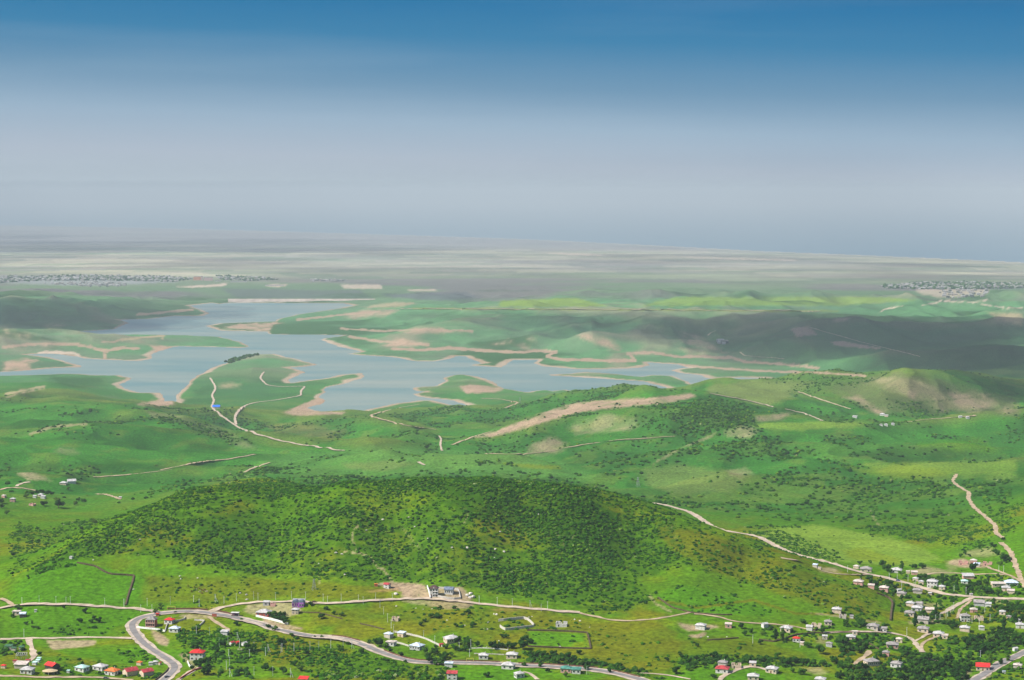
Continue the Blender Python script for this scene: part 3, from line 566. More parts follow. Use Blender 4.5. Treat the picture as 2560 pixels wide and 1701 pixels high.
def mat_ground():
    m, t, b = new_mat('meadow_and_soil', 1.0, 0.0); N, L = t.nodes, t.links
    at = N.new('ShaderNodeAttribute'); at.attribute_name = 'cover'
    sc = N.new('ShaderNodeAttribute'); sc.attribute_name = 'scrub'
    g = N.new('ShaderNodeNewGeometry')
    a = N.new('ShaderNodeTexNoise'); a.inputs['Scale'].default_value = 0.22; a.inputs['Detail'].default_value = 4; a.inputs['Roughness'].default_value = .65; L.new(g.outputs['Position'], a.inputs['Vector'])
    r = N.new('ShaderNodeMapRange'); r.inputs['From Min'].default_value = .3; r.inputs['From Max'].default_value = .7; r.inputs['To Min'].default_value = .5; r.inputs['To Max'].default_value = 1.5; L.new(a.outputs[0], r.inputs[0])
    mu = N.new('ShaderNodeMix'); mu.data_type = 'RGBA'; mu.blend_type = 'MULTIPLY'; mu.inputs[0].default_value = 1; L.new(at.outputs['Color'], mu.inputs[6]); L.new(r.outputs[0], mu.inputs[7])
    # low weeds and thorn patches among the bushes
    c = N.new('ShaderNodeTexNoise'); c.inputs['Scale'].default_value = 0.11; c.inputs['Detail'].default_value = 5; c.inputs['Roughness'].default_value = .7; L.new(g.outputs['Position'], c.inputs['Vector'])
    th = N.new('ShaderNodeMath'); th.operation = 'MULTIPLY_ADD'; th.inputs[1].default_value = .17; th.inputs[2].default_value = -.62; L.new(sc.outputs['Fac'], th.inputs[0])
    ad = N.new('ShaderNodeMath'); ad.operation = 'ADD'; L.new(th.outputs[0], ad.inputs[0]); L.new(c.outputs[0], ad.inputs[1])
    st = N.new('ShaderNodeMapRange'); st.inputs['From Min'].default_value = 0; st.inputs['From Max'].default_value = .10; st.inputs['To Max'].default_value = .75; L.new(ad.outputs[0], st.inputs[0])
    mx = N.new('ShaderNodeMix'); mx.data_type = 'RGBA'; L.new(st.outputs[0], mx.inputs[0]); L.new(mu.outputs[2], mx.inputs[6]); mx.inputs[7].default_value = (.024, .078, .003, 1)
    L.new(mx.outputs[2], b.inputs['Base Color'])
    bp = N.new('ShaderNodeBump'); bp.inputs['Strength'].default_value = .5; bp.inputs['Distance'].default_value = 1.2; L.new(a.outputs[0], bp.inputs['Height']); L.new(bp.outputs[0], b.inputs['Normal'])
    return m
ground_o = tag(obj('ground', gme, mat_ground()), kind='structure')

# lake and sea
def mat_water(name, col, rough, scale):
    m, t, b = new_mat(name, rough, .5); N, L = t.nodes, t.links
    g = N.new('ShaderNodeNewGeometry'); mp = N.new('ShaderNodeMapping'); mp.inputs['Scale'].default_value = (.0012, .0045, .002); L.new(g.outputs['Position'], mp.inputs[0])
    a = N.new('ShaderNodeTexNoise'); a.inputs['Scale'].default_value = 1; a.inputs['Detail'].default_value = 5; L.new(mp.outputs[0], a.inputs['Vector'])
    cr = N.new('ShaderNodeValToRGB'); cr.color_ramp.elements[0].position = .3; cr.color_ramp.elements[1].position = .7
    cr.color_ramp.elements[0].color = (*col[0], 1); cr.color_ramp.elements[1].color = (*col[1], 1); L.new(a.outputs[0], cr.inputs[0]); L.new(cr.outputs[0], b.inputs['Base Color'])
    n = N.new('ShaderNodeTexNoise'); n.inputs['Scale'].default_value = scale; n.inputs['Detail'].default_value = 3; L.new(g.outputs['Position'], n.inputs['Vector'])
    bp = N.new('ShaderNodeBump'); bp.inputs['Strength'].default_value = .35; bp.inputs['Distance'].default_value = .5; L.new(n.outputs[0], bp.inputs['Height']); L.new(bp.outputs[0], b.inputs['Normal'])
    return m
wv = (SD < 60)
kq = wv[:-1, :-1] | wv[1:, :-1] | wv[:-1, 1:] | wv[1:, 1:]
Qw = grid_faces(NR, NC, kq); ids, inv = np.unique(Qw, return_inverse=True)
Wv = G[ids].copy(); Wv[:, 2] = 0.0
wme = np_mesh('lake_water', Wv, inv.ravel(), np.full(len(Qw), 4))
tag(obj('lake_water', wme, mat_water('lake_water', [(.105, .20, .185), (.24, .275, .22)], .45, .05)), kind='structure')
sme = np_mesh('sea', [(-50000, 9000, SEA), (50000, 9000, SEA), (90000, 118000, SEA), (-90000, 118000, SEA)], [0, 1, 2, 3], [4])
# cut the near edge of the sea so that it stays under the coastal plain
co = [(cu[i] * cY[i] , cY[i] - 1500, SEA) for i in range(len(cu))]
back = [(cu[i] * 118000 * 1.0, 118000, SEA) for i in range(len(cu))]
nn = len(cu); fl = []
for i in range(nn - 1): fl += [i, i + 1, nn + i + 1, nn + i]
bpy.data.meshes.remove(sme)
sme = np_mesh('sea', co + back, fl, np.full(nn - 1, 4))
tag(obj('sea', sme, mat_water('sea_water', [(.085, .16, .20), (.105, .18, .215)], .6, .02)), kind='structure')

# haze: even air around the whole view
def box_mesh(name, x0, x1, y0, y1, z0, z1):
    v = [(x, y, z) for z in (z0, z1) for y in (y0, y1) for x in (x0, x1)]
    f = [0, 2, 3, 1, 4, 5, 7, 6, 0, 1, 5, 4, 2, 6, 7, 3, 0, 4, 6, 2, 1, 3, 7, 5]
    return np_mesh(name, v, f, [4] * 6)
hm = bpy.data.materials.new('haze'); hm.use_nodes = True; t = hm.node_tree; t.nodes.clear()
pv = t.nodes.new('ShaderNodeVolumePrincipled'); pv.inputs['Color'].default_value = (.685, .78, .82, 1); pv.inputs['Density'].default_value = 3.3e-5; pv.inputs['Anisotropy'].default_value = 0.0
ho = t.nodes.new('ShaderNodeOutputMaterial'); t.links.new(pv.outputs[0], ho.inputs['Volume'])
tag(obj('haze', box_mesh('haze', -92000, 92000, -3000, 119000, SEA - 6, CAMH + 150), hm), kind='stuff')

# ------------------------------------------------------------------ clouds overhead, out of the picture: they shade parts of the plain and the lake hills
def mat_cloud():
    m = bpy.data.materials.new('cloud'); m.use_nodes = True; t = m.node_tree; N, L = t.nodes, t.links; N.clear()
    d = N.new('ShaderNodeBsdfDiffuse'); d.inputs['Color'].default_value = (.9, .9, .9, 1)
    tr = N.new('ShaderNodeBsdfTransparent'); tl = N.new('ShaderNodeBsdfTranslucent'); tl.inputs['Color'].default_value = (.9, .9, .9, 1)
    a = N.new('ShaderNodeMixShader'); a.inputs[0].default_value = .5; L.new(d.outputs[0], a.inputs[1]); L.new(tl.outputs[0], a.inputs[2])
    b = N.new('ShaderNodeMixShader'); b.inputs[0].default_value = .125; L.new(tr.outputs[0], b.inputs[1]); L.new(a.outputs[0], b.inputs[2])
    o = N.new('ShaderNodeOutputMaterial'); L.new(b.outputs[0], o.inputs[0]); return m
M_CLOUD = mat_cloud()
def ico(sub):
    import bmesh
    bm = bmesh.new(); bmesh.ops.create_icosphere(bm, subdivisions=sub, radius=1.0)
    v = np.array([x.co[:] for x in bm.verts]); f = np.array([[q.index for q in p.verts] for p in bm.faces]); bm.free(); return v, f
ICO1, ICO2, ICO3 = ico(1), ico(2), ico(3)
def merged(parts):
    vs_, fs_, off = [], [], 0
    for v, f in parts: vs_.append(v); fs_.append(f + off); off += len(v)
    return np.concatenate(vs_), np.concatenate(fs_)
tsun = np.array(to_sun)
def cloud(poly, alt, npuff, rad, seed):
    """a cumulus bank whose shade falls on the outlined ground"""
    r = np.random.default_rng(seed); P = np.array(poly, float); parts = []; k = 0
    x0, y0 = P.min(0); x1, y1 = P.max(0)
    while k < npuff:
        qx, qy = r.uniform(x0, x1), r.uniform(y0, y1)
        if not pip(np.array([qx]), np.array([qy]), P[:, 0], P[:, 1])[0]: continue
        g = ground([qx], [qy])[0]; c = g + tsun * ((alt - g[2]) / tsun[2])
        R = rad * r.uniform(.45, 1.1)
        v, f = ICO3; q = v * (1 + .25 * np.sin(v[:, [0]] * 5 + r.uniform(0, 6)) * np.sin(v[:, [1]] * 4 + r.uniform(0, 6)) * np.sin(v[:, [2]] * 6 + r.uniform(0, 6)))
        q = q * np.array([R, R * r.uniform(.7, 1.1), R * .28]); parts.append((q + c, f)); k += 1
    v, f = merged(parts); o = obj('cloud', np_mesh('cloud', v, f.ravel(), np.full(len(f), 3), True), M_CLOUD); tag(o, kind='structure')
cloud([(1800,800),(2100,792),(2560,790),(2700,880),(2560,930),(2200,900),(1950,880),(1750,850)], 2700, 54, 470, 1)
cloud([(1250,795),(1600,800),(1700,840),(1500,830),(1300,812)], 2700, 14, 300, 5)
cloud([(-150,765),(200,756),(480,766),(500,785),(280,815),(-50,820)], 3000, 22, 480, 2)
cloud([(-200,584),(400,592),(900,600),(1250,612),(1000,626),(500,632),(0,626)], 6200, 46, 1300, 3)
cloud([(2450,935),(2600,935),(2650,1000),(2500,985)], 2500, 12, 240, 4)

# ------------------------------------------------------------------ materials
def mat_plain(name, col, rough=.85, var=.25, scale=.8, spec=.15):
    m, t, b = new_mat(name, rough, spec); N, L = t.nodes, t.links
    g = N.new('ShaderNodeNewGeometry'); n = N.new('ShaderNodeTexNoise'); n.inputs['Scale'].default_value = scale; n.inputs['Detail'].default_value = 4; L.new(g.outputs['Position'], n.inputs['Vector'])
    r = N.new('ShaderNodeMapRange'); r.inputs['From Min'].default_value = .3; r.inputs['From Max'].default_value = .7; r.inputs['To Min'].default_value = 1 - var; r.inputs['To Max'].default_value = 1 + var; L.new(n.outputs[0], r.inputs[0])
    x = N.new('ShaderNodeMix'); x.data_type = 'RGBA'; x.blend_type = 'MULTIPLY'; x.inputs[0].default_value = 1; x.inputs[6].default_value = (*col, 1); L.new(r.outputs[0], x.inputs[7]); L.new(x.outputs[2], b.inputs['Base Color'])
    return m
MAT = {}
def M(name, col=None, **k):
    if name not in MAT: MAT[name] = mat_plain(name, col, **k)
    return MAT[name]
for n_, c_ in dict(W=(.58,.56,.52), B=(.58,.46,.34), P=(.55,.31,.26), S=(.46,.40,.34), G=(.42,.41,.40), R=(.42,.10,.07), U=(.34,.10,.42), D=(.05,.045,.04)).items(): M('wall_' + n_, c_)
for n_, c_ in dict(w=(.45,.43,.415), s=(.27,.245,.23), r=(.60,.035,.03), m=(.38,.05,.055), o=(.62,.15,.04), g=(.07,.22,.17), t=(.42,.62,.56), b=(.50,.57,.66), d=(.10,.055,.055), n=(.15,.18,.25), l=(.52,.44,.38), k=(.05,.13,.06)).items(): M('roof_' + n_, c_, rough=.6, var=.38, scale=.45)
M('window_frame', (.7,.7,.68)); M('glass_dark', (.025,.028,.032), rough=.25, spec=.5); M('door_brown', (.16,.08,.045)); M('door_white', (.6,.6,.58))
M('asphalt', (.20,.185,.175), scale=.15, var=.2); M('gravel', (.42,.345,.265), scale=.2, var=.3); M('dirt', (.38,.285,.18), scale=.15, var=.3); M('pale_dirt', (.44,.35,.255), scale=.15, var=.3); M('rut', (.40,.33,.20), scale=.2)
M('concrete', (.62,.59,.54), scale=.5); M('white_metal', (.74,.74,.72)); M('yellow_paint', (.62,.50,.10)); M('stone_pale', (.52,.48,.42), scale=1.5, var=.35); M('earth_bank', (.09,.065,.035), scale=.5, var=.35); M('brown_fence', (.13,.06,.04), scale=.4)
M('hedge', (.022,.055,.010), scale=1.0, var=.4); M('rust_red', (.34,.09,.06)); M('steel', (.38,.39,.38)); M('bark', (.10,.075,.05)); M('dam_facing', (.36,.305,.25), scale=.03); M('blue_tin', (.03,.16,.62)); M('orange_render', (.66,.30,.17)); M('pink_render', (.60,.40,.36)); M('brick_soil', (.45,.28,.2), scale=.3)
M('tarp_purple', (.14,.03,.13)); M('car_blue', (.05,.09,.25), rough=.3, spec=.5); M('car_grey', (.10,.12,.15), rough=.3, spec=.5); M('car_brown', (.18,.08,.05), rough=.3, spec=.5); M('tyre', (.02,.02,.02)); M('car_white', (.7,.7,.7), rough=.3, spec=.5); M('cow_brown', (.12,.05,.025)); M('cow_pale', (.5,.42,.33))

# ------------------------------------------------------------------ roads: strips laid on the ground
def path_world(px_line, beyond=None):
    P = np.array(px_line, float)
    # gentle smoothing in the picture before it is laid out on the ground
    t = np.concatenate([[0], np.cumsum(np.hypot(*np.diff(P, axis=0).T))]); n = max(6, int(t[-1] / 2.5)); q = np.linspace(0, t[-1], n)
    S = np.stack([np.interp(q, t, P[:, 0]), np.interp(q, t, P[:, 1])], 1)
    for _ in range(4):
        S[1:-1] = .5 * S[1:-1] + .25 * (S[:-2] + S[2:])
    W = ground(S[:, 0], S[:, 1], None if beyond is None else np.interp(S[:, 0], *beyond))[:, :2]
    return W
def strip_mesh(name, W, width, lift, wob=.2, seed=0):
    d = np.concatenate([[0], np.cumsum(np.hypot(*np.diff(W, axis=0).T))])
    keep = np.concatenate([[True], np.diff(d) > 1e-3]); W = W[keep]; d = d[keep]
    step = max(2.5, d[-1] / 400); q = np.linspace(0, d[-1], max(4, int(d[-1] / step)))
    X = np.stack([np.interp(q, d, W[:, 0]), np.interp(q, d, W[:, 1])], 1)
    for _ in range(14): X[1:-1] = .5 * X[1:-1] + .25 * (X[:-2] + X[2:])
    T = np.gradient(X, axis=0); T /= np.linalg.norm(T, axis=1)[:, None] + 1e-9; Nn = np.stack([-T[:, 1], T[:, 0]], 1)
    wl = width * .5 * (1 + wob * (vnoise(q / 7, q * 0 + 1, seed) * 2 - 1) * 2); wr = width * .5 * (1 + wob * (vnoise(q / 7, q * 0 + 9, seed + 3) * 2 - 1) * 2)
    rows = [X + Nn * wl[:, None], X + Nn * (wl * .33)[:, None], X - Nn * (wr * .33)[:, None], X - Nn * wr[:, None]]
    V = []
    for r in rows:
        z = height(r[:, 0], r[:, 1]) + lift * np.maximum(1, r[:, 1] / 2500); V.append(np.column_stack([r, z]))
    # keep the strip level across so that it never dips under the meadow
    zc = np.maximum.reduce([v[:, 2] for v in V]) ; 
    for v in V: v[:, 2] = np.maximum(v[:, 2], zc - .35 * width * .12 - .05)
    n = len(q); V = np.concatenate(V); f = []
    for k in range(3):
        a = np.arange(n - 1) + k * n; f.append(np.stack([a + n, a + n + 1, a + 1, a], 1))
    f = np.concatenate(f); return np_mesh(name, V, f.ravel(), np.full(len(f), 4), True)
_rs = [0]; ROADW = []
def road(name, line, width, mat, lift=.35, wob=.22, beyond=None):
    _rs[0] += 11; W = path_world(line, beyond); ROADW.append((W, width))
    return tag(obj(name, strip_mesh(name, W, width, lift, wob, _rs[0]), MAT[mat]), kind='structure')
MAIN = [(398,1712),(407,1701),(423,1689),(434,1678),(439,1669),(435,1661),(426,1654),(401,1638),(374,1621),(354,1604),(340,1588),(331,1573),(328,1562),(334,1552),(347,1546),(374,1539),(401,1534),(435,1531),(469,1529),(503,1531),(537,1535),(571,1541),(605,1550),(640,1558),(667,1566),(694,1575),(735,1584),(762,1590),(789,1593),(830,1595),(857,1599),(884,1605),(911,1614),(938,1626),(960,1634),(987,1643),(1014,1651),(1041,1656),(1075,1658),(1123,1657),(1177,1658),(1245,1660),(1300,1664),(1375,1667),(1443,1672),(1497,1676),(1531,1682),(1565,1690),(1600,1699),(1640,1710)]
road('road_shoulder', MAIN, 11.5, 'gravel', .30, .08); road('road', MAIN, 5.6, 'asphalt', .48, .02)
RB = [(2420,1712),(2437,1701),(2470,1680),(2498,1662),(2525,1649),(2560,1632),(2620,1606)]
road('road_shoulder', RB, 10, 'gravel', .30, .1); road('road', RB, 6.4, 'asphalt', .48, .03)
UPPER = [(-20,1524),(10,1519),(33,1518),(52,1514),(95,1512),(136,1512),(203,1514),(271,1518),(320,1521),(381,1527),(400,1531)]
road('dirt_road', UPPER, 6.5, 'pale_dirt')
road('dirt_road', [(0,1499),(12,1502),(25,1509),(34,1517)], 4, 'dirt')
road('dirt_road', [(520,1531),(537,1527),(550,1520),(571,1516),(640,1506),(694,1505),(762,1506),(816,1510),(857,1508),(900,1505),(960,1502),(1028,1497),(1096,1500),(1163,1506),(1190,1510),(1280,1518),(1341,1523),(1375,1527),(1449,1533)], 6.5, 'pale_dirt')
road('track', [(1445,1533),(1483,1541),(1517,1549),(1551,1554),(1578,1554),(1600,1552),(1641,1548),(1675,1543),(1702,1536),(1725,1532)], 3.6, 'dirt', .35, .25)
road('track', [(1735,1536),(1770,1538),(1790,1541),(1817,1550),(1838,1556),(1871,1559),(1920,1560),(1974,1565),(2004,1571),(2038,1578)], 3.0, 'dirt', .35, .25)
road('dirt_road', [(2052,1584),(2085,1580),(2123,1581),(2178,1581),(2206,1580),(2232,1584),(2250,1587),(2267,1590),(2280,1598),(2287,1608),(2296,1620),(2305,1632)], 5, 'pale_dirt')
road('dirt_road', [(0,1599),(40,1598),(64,1596),(122,1597),(203,1594),(258,1594),(320,1596),(331,1597)], 5, 'pale_dirt'); road('dirt_road', [(69,1597),(73,1600),(77,1612),(82,1628),(86,1640),(82,1648),(74,1653)], 5, 'pale_dirt')
road('dirt_road', [(-10,1690),(60,1693),(120,1694),(203,1693),(271,1696),(330,1702)], 4.5, 'dirt')
road('dirt_road', [(448,1701),(455,1692),(470,1682),(490,1675),(505,1668)], 5, 'gravel')
VALLEY = [(1619,1257),(1660,1263),(1710,1277),(1722,1280),(1755,1300),(1780,1318),(1809,1328),(1864,1336),(1900,1344),(1937,1365),(1973,1383),(2028,1398),(2083,1412),(2155,1434),(2228,1449),(2319,1474),(2356,1486),(2429,1493),(2500,1497),(2570,1500)]
road('dirt_road', VALLEY, 8.5, 'pale_dirt', .5, .12, ([1600, 1720, 1830, 2000, 2200, 2300], [2400, 2250, 2120, 2010, 1850, 1700]))
road('dirt_road', [(2432,1494),(2415,1503),(2392,1513),(2375,1524),(2363,1531),(2345,1536)], 5, 'pale_dirt')
road('dirt_road', [(1953,1396),(1975,1401),(2000,1404)], 7, 'dirt'); road('track', [(2055,1428),(2080,1434),(2120,1438),(2165,1438),(2180,1437)], 4.5, 'dirt')
road('dirt_road', [(2392,1186),(2380,1203),(2400,1219),(2424,1232),(2420,1245),(2432,1267),(2465,1296),(2488,1314),(2491,1326),(2489,1336),(2509,1349)], 5.5, 'dirt'); road('dirt_road', [(2502,1359),(2512,1370),(2530,1386),(2534,1405),(2540,1420),(2549,1440),(2556,1456),(2566,1470)], 5.5, 'dirt')
road('track', [(2556,1458),(2540,1446),(2510,1434),(2480,1424),(2462,1416)], 4, 'dirt'); road('dirt_road', [(2300,1440),(2340,1432),(2400,1434),(2440,1438),(2480,1434),(2510,1438)], 5, 'dirt')
road('track', [(2306,1631),(2302,1618),(2310,1606),(2325,1598),(2342,1593)], 3.5, 'dirt'); road('track', [(2286,1604),(2300,1598),(2310,1591),(2328,1584)], 3.2, 'pale_dirt')
road('track', [(2429,1500),(2420,1510),(2400,1522),(2396,1540),(2392,1547)], 3, 'dirt')
road('dirt_road', [(1799,1701),(1805,1693),(1822,1683),(1844,1674),(1871,1665),(1898,1669),(1925,1678)], 4.5, 'pale_dirt'); road('track', [(1600,1684),(1640,1685),(1660,1688),(1700,1693),(1726,1699)], 2.4, 'pale_dirt')
road('dirt_road', [(2173,1627),(2169,1641),(2150,1649),(2136,1658),(2135,1666),(2142,1671)], 5, 'dirt'); road('track', [(2322,1648),(2333,1654),(2345,1655),(2357,1655)], 4, 'dirt')
road('track', [(519,1543),(535,1553),(555,1566),(572,1573),(574,1580),(566,1584)], 3.4, 'dirt'); road('track', [(1308,1680),(1325,1684),(1340,1691),(1344,1700)], 3, 'pale_dirt')
# farther off
CAPE = [(525,946),(539,968),(537,978),(528,990),(536,1001),(528,1019),(540,1030),(558,1044),(590,1066),(641,1088),(690,1100),(729,1108),(800,1120),(860,1128)]
road('dirt_road', CAPE, 7, 'pale_dirt', .6); road('dirt_road', [(660,931),(649,946),(667,964),(700,968),(729,968),(765,966),(751,979),(754,990),(692,1001),(640,1007),(614,1014),(598,1026),(586,1045),(590,1062)], 7, 'pale_dirt', .6)
road('track', [(1050,1012),(1000,1020),(923,1039),(950,1050),(978,1055),(1032,1070),(1060,1070),(1090,1075)], 6, 'dirt', .6); road('track', [(1098,1092),(1104,1099),(1100,1110),(1105,1128)], 4, 'pale_dirt', .6)
road('track', [(1203,997),(1251,999),(1298,1008),(1262,1021)], 6, 'dirt', .6); road('track', [(1214,1135),(1290,1137),(1360,1132),(1440,1116),(1506,1106),(1600,1098),(1688,1092)], 5, 'dirt', .6)
road('track', [(1130,1113),(1180,1094),(1240,1076)], 5, 'dirt', .6); road('track', [(1775,984),(1800,990),(1860,1001),(1900,1010),(1933,1019)], 5, 'pale_dirt', .6); road('track', [(1962,1024),(2010,1034),(2057,1053)], 5, 'pale_dirt', .6); road('track', [(1995,981),(2030,993),(2064,1004),(2126,1024)], 6, 'rut', .6)
road('track', [(2270,1056),(2310,1050),(2400,1044),(2440,1040)], 6, 'dirt', .6)
road('track', [(401,1176),(450,1166),(520,1154),(568,1150),(638,1137)], 5, 'dirt', .6); road('track', [(233,1194),(300,1190),(364,1183),(430,1175)], 5, 'dirt', .6); road('track', [(41,1217),(50,1210),(60,1208),(75,1206)], 6, 'pale_dirt', .6); road('track', [(0,1226),(16,1220),(60,1222),(92,1228)], 5, 'dirt', .6); road('track', [(240,1236),(265,1237),(285,1243),(300,1250)], 5, 'dirt', .6)
road('track', [(610,1182),(640,1168),(675,1158)], 5, 'rut', .6); road('track', [(1045,1156),(1061,1164)], 6, 'pale_dirt', .5)
road('dirt_road', [(1000,773),(1300,774),(1700,776),(2050,779)], 16, 'rut', .5)
road('track', [(1770,840),(1775,833),(1790,828)], 8, 'rut', .4); road('track', [(1850,882),(1860,890),(1960,899)], 8, 'rut', .4); road('track', [(2025,820),(2060,830),(2160,858),(2230,875),(2300,893)], 7, 'rut', .4)

# ------------------------------------------------------------------ plants
def mat_leaf(name, ramp, single):
    m, t, b = new_mat(name, .9, .05); N, L = t.nodes, t.links
    cr = N.new('ShaderNodeValToRGB'); els = cr.color_ramp.elements
    while len(els) < len(ramp): els.new(.5)
    for e, (p, c) in zip(els, ramp): e.position = p; e.color = (*c, 1)
    if single: src = N.new('ShaderNodeObjectInfo').outputs['Random']
    else:
        a = N.new('ShaderNodeAttribute'); a.attribute_name = 'tone'; src = a.outputs['Fac']
    g = N.new('ShaderNodeNewGeometry'); n = N.new('ShaderNodeTexNoise'); n.inputs['Scale'].default_value = .9; n.inputs['Detail'].default_value = 3; L.new(g.outputs['Position'], n.inputs['Vector'])
    ad = N.new('ShaderNodeMath'); ad.operation = 'MULTIPLY_ADD'; ad.inputs[1].default_value = .5; ad.inputs[2].default_value = -.25; L.new(n.outputs[0], ad.inputs[0])
    su = N.new('ShaderNodeMath'); su.operation = 'ADD'; L.new(ad.outputs[0], su.inputs[0]); L.new(src, su.inputs[1]); L.new(su.outputs[0], cr.inputs[0]); L.new(cr.outputs[0], b.inputs['Base Color'])
    return m
RAMP_S = [(0, (.005, .032, .001)), (.4, (.014, .064, .001)), (.68, (.036, .112, .002)), (.92, (.095, .170, .005)), (.985, (.13, .19, .05)), (1, (.26, .28, .16))]
RAMP_T = [(0, (.008, .034, .003)), (.5, (.018, .066, .004)), (.85, (.040, .105, .006)), (1, (.065, .12, .012))]
M_SCRUB = mat_leaf('shrub_leaves_mass', RAMP_S, False); M_SHRUB = mat_leaf('shrub_leaves', RAMP_S, True); M_TREE = mat_leaf('tree_leaves', RAMP_T, True); M_TMASS = mat_leaf('tree_leaves_mass', RAMP_T, False)

def lump(sub, seed, flat=.75, rough=.35):
    v, f = (ICO1, ICO2)[sub - 1] if sub < 3 else ICO3
    r = np.random.default_rng(seed); ph = r.uniform(0, 6, 9)
    d = 1 + rough * (np.sin(v[:, 0] * 3.1 + ph[0]) * np.sin(v[:, 1] * 3.7 + ph[1]) + .6 * np.sin(v[:, 2] * 4.3 + ph[2]) * np.sin(v[:, 0] * 5 + ph[3])) + r.uniform(-.16, .16, len(v))
    q = v * d[:, None]; q[:, 2] *= flat; q[:, 2] += .32
    keep = (q[f][:, :, 2].max(1) > -.12); f = f[keep]; ids, inv = np.unique(f, return_inverse=True)
    q = q[ids]; q[:, 2] = np.maximum(q[:, 2], -.25)
    return q, inv.reshape(-1, 3)
# crown made of many small leaf clumps spread through a volume of several boughs
def crown(seed, n=150, kind='round'):
    r = np.random.default_rng(seed); nb = 7
    if kind == 'poplar':
        B = np.column_stack([r.normal(0, .06, 9), r.normal(0, .06, 9), np.linspace(.12, .92, 9)]); R = .16 * np.sin(np.linspace(.55, 2.75, 9)) + .03
    else:
        B = np.column_stack([r.normal(0, .24, nb), r.normal(0, .24, nb), r.uniform(.38, .78, nb)]); R = r.uniform(.20, .30, nb)
    vs_, fs_ = [], []; off = 0
    for k in range(n):
        b = r.integers(len(B)); d = r.normal(0, 1, 3); d /= np.linalg.norm(d); d[2] = d[2] * .9 + .12
        c = B[b] + d * R[b] * r.uniform(.65, 1.08); s = (r.uniform(.05, .10) if kind != 'poplar' else r.uniform(.035, .065))
        # a leaf clump: a bent quad facing outwards
        a = np.cross(d, r.normal(0, 1, 3)); a /= np.linalg.norm(a) + 1e-6; bb = np.cross(d, a)
        vs_ += [c + a * s * 1.3 + bb * s * .5, c - a * s * .4 + bb * s * 1.2, c - a * s * 1.2 - bb * s * .5, c + a * s * .3 - bb * s * 1.2, c + d * s * .8]
        fs_ += [(off, off + 1, off + 4), (off + 1, off + 2, off + 4), (off + 2, off + 3, off + 4), (off + 3, off, off + 4)]; off += 5
    # dark heart of the crown so that it is not see-through
    for b in range(len(B)):
        v, f = ICO1; q = v * (R[b] * .86 * (1 + .15 * r.uniform(-1, 1, (len(v), 1)))) + B[b]
        fs_ += [tuple(x) for x in (f + off)]; vs_ += list(q); off += len(v)
    return np.array(vs_), np.array(fs_)
def trunk(kind='round'):
    v, f, off = [], [], 0
    def tube(p, q, r0, r1):
        nonlocal off
        p, q = np.array(p, float), np.array(q, float); d = q - p; d /= np.linalg.norm(d); a = np.cross(d, (.3, .9, .1)); a /= np.linalg.norm(a); b = np.cross(d, a)
        for c, r in ((p, r0), (q, r1)):
            for k in range(6): t = k * math.pi / 3; v.append(c + (a * math.cos(t) + b * math.sin(t)) * r)
        for k in range(6): f.append((off + k, off + (k + 1) % 6, off + 6 + (k + 1) % 6)); f.append((off + k, off + 6 + (k + 1) % 6, off + 6 + k))
        off += 12
    if kind == 'poplar': tube((0, 0, -.05), (0, 0, .85), .022, .008)
    else:
        tube((0, 0, -.08), (0, 0, .42), .045, .03); tube((0, 0, .38), (.2, .05, .66), .026, .01); tube((0, 0, .36), (-.17, .12, .64), .026, .01); tube((0, 0, .40), (.0, -.18, .68), .022, .01)
    return np.array(v), np.array(f)
CROWN_ME = {}; TRUNK_ME = {}
for kd in ('round', 'poplar'):
    CROWN_ME[kd] = []
    for s in range(6 if kd == 'round' else 3):
        v, f = crown(40 + s, 150 if kd == 'round' else 170, kd); me = np_mesh('crown', v, f.ravel(), np.full(len(f), 3)); me.materials.append(M_TREE); CROWN_ME[kd].append(me)
    v, f = trunk(kd); me = np_mesh('trunk', v, f.ravel(), np.full(len(f), 3)); me.materials.append(MAT['bark']); TRUNK_ME[kd] = me
SHRUB_V = [lump(2, s) for s in range(8)]; SHRUB_F = [lump(1, 20 + s, .7, .25) for s in range(6)]
SHRUB_ME = []
for s in range(8):
    v, f = merged([SHRUB_V[s]] + [(SHRUB_V[(s + k) % 8][0] * .55 + np.array([math.cos(k * 2.2 + s), math.sin(k * 2.2 + s), .0]) * .75, SHRUB_V[(s + k) % 8][1]) for k in (1, 2)])
    me = np_mesh('shrub', v, f.ravel(), np.full(len(f), 3)); me.materials.append(M_SHRUB); SHRUB_ME.append(me)

# scatter: one candidate per unit of scrub density, from the ground cells a sight line or its neighbourhood reaches
cell_area = np.gradient(Yr)[:, None] * (np.gradient(uc)[None, :] * Yr[:, None])
inframe = (PXV > -160) & (PXV < 2720)
occ = PYV - PYE                                     # >0: hidden behind a crest by that many photo pixels
vis_ok = (occ < 25)
def scatter(dens, m, seed):
    r = np.random.default_rng(seed); lam = np.where(m, dens * cell_area, 0); cnt = r.poisson(lam); i, j = np.nonzero(cnt); rep = cnt[i, j]
    i = np.repeat(i, rep); j = np.repeat(j, rep)
    a, b = r.uniform(0, 1, len(i)), r.uniform(0, 1, len(i)); i1 = np.minimum(i + 1, NR - 1); j1 = np.minimum(j + 1, NC - 1)
    Y = Yr[i] + (Yr[i1] - Yr[i]) * a; u = uc[j] + (uc[j1] - uc[j]) * b
    return u * Y, Y
patchy = smooth(-.45, .55, fbm(XX, YY, 60, 4, 141) + .5 * fbm(XX, YY, 17, 2, 142)); 
stray = .00045 * (near + .4 * mid) * smooth(-.2, .6, fbm(XX, YY, 180, 3, 143)) * (1 - bareness)
dn = (scrubd * (.30 + .95 * patchy) * .17 * (.72 + .5 * smooth(-.5, .5, fbm(XX, YY, 240, 2, 144)))) * near + stray
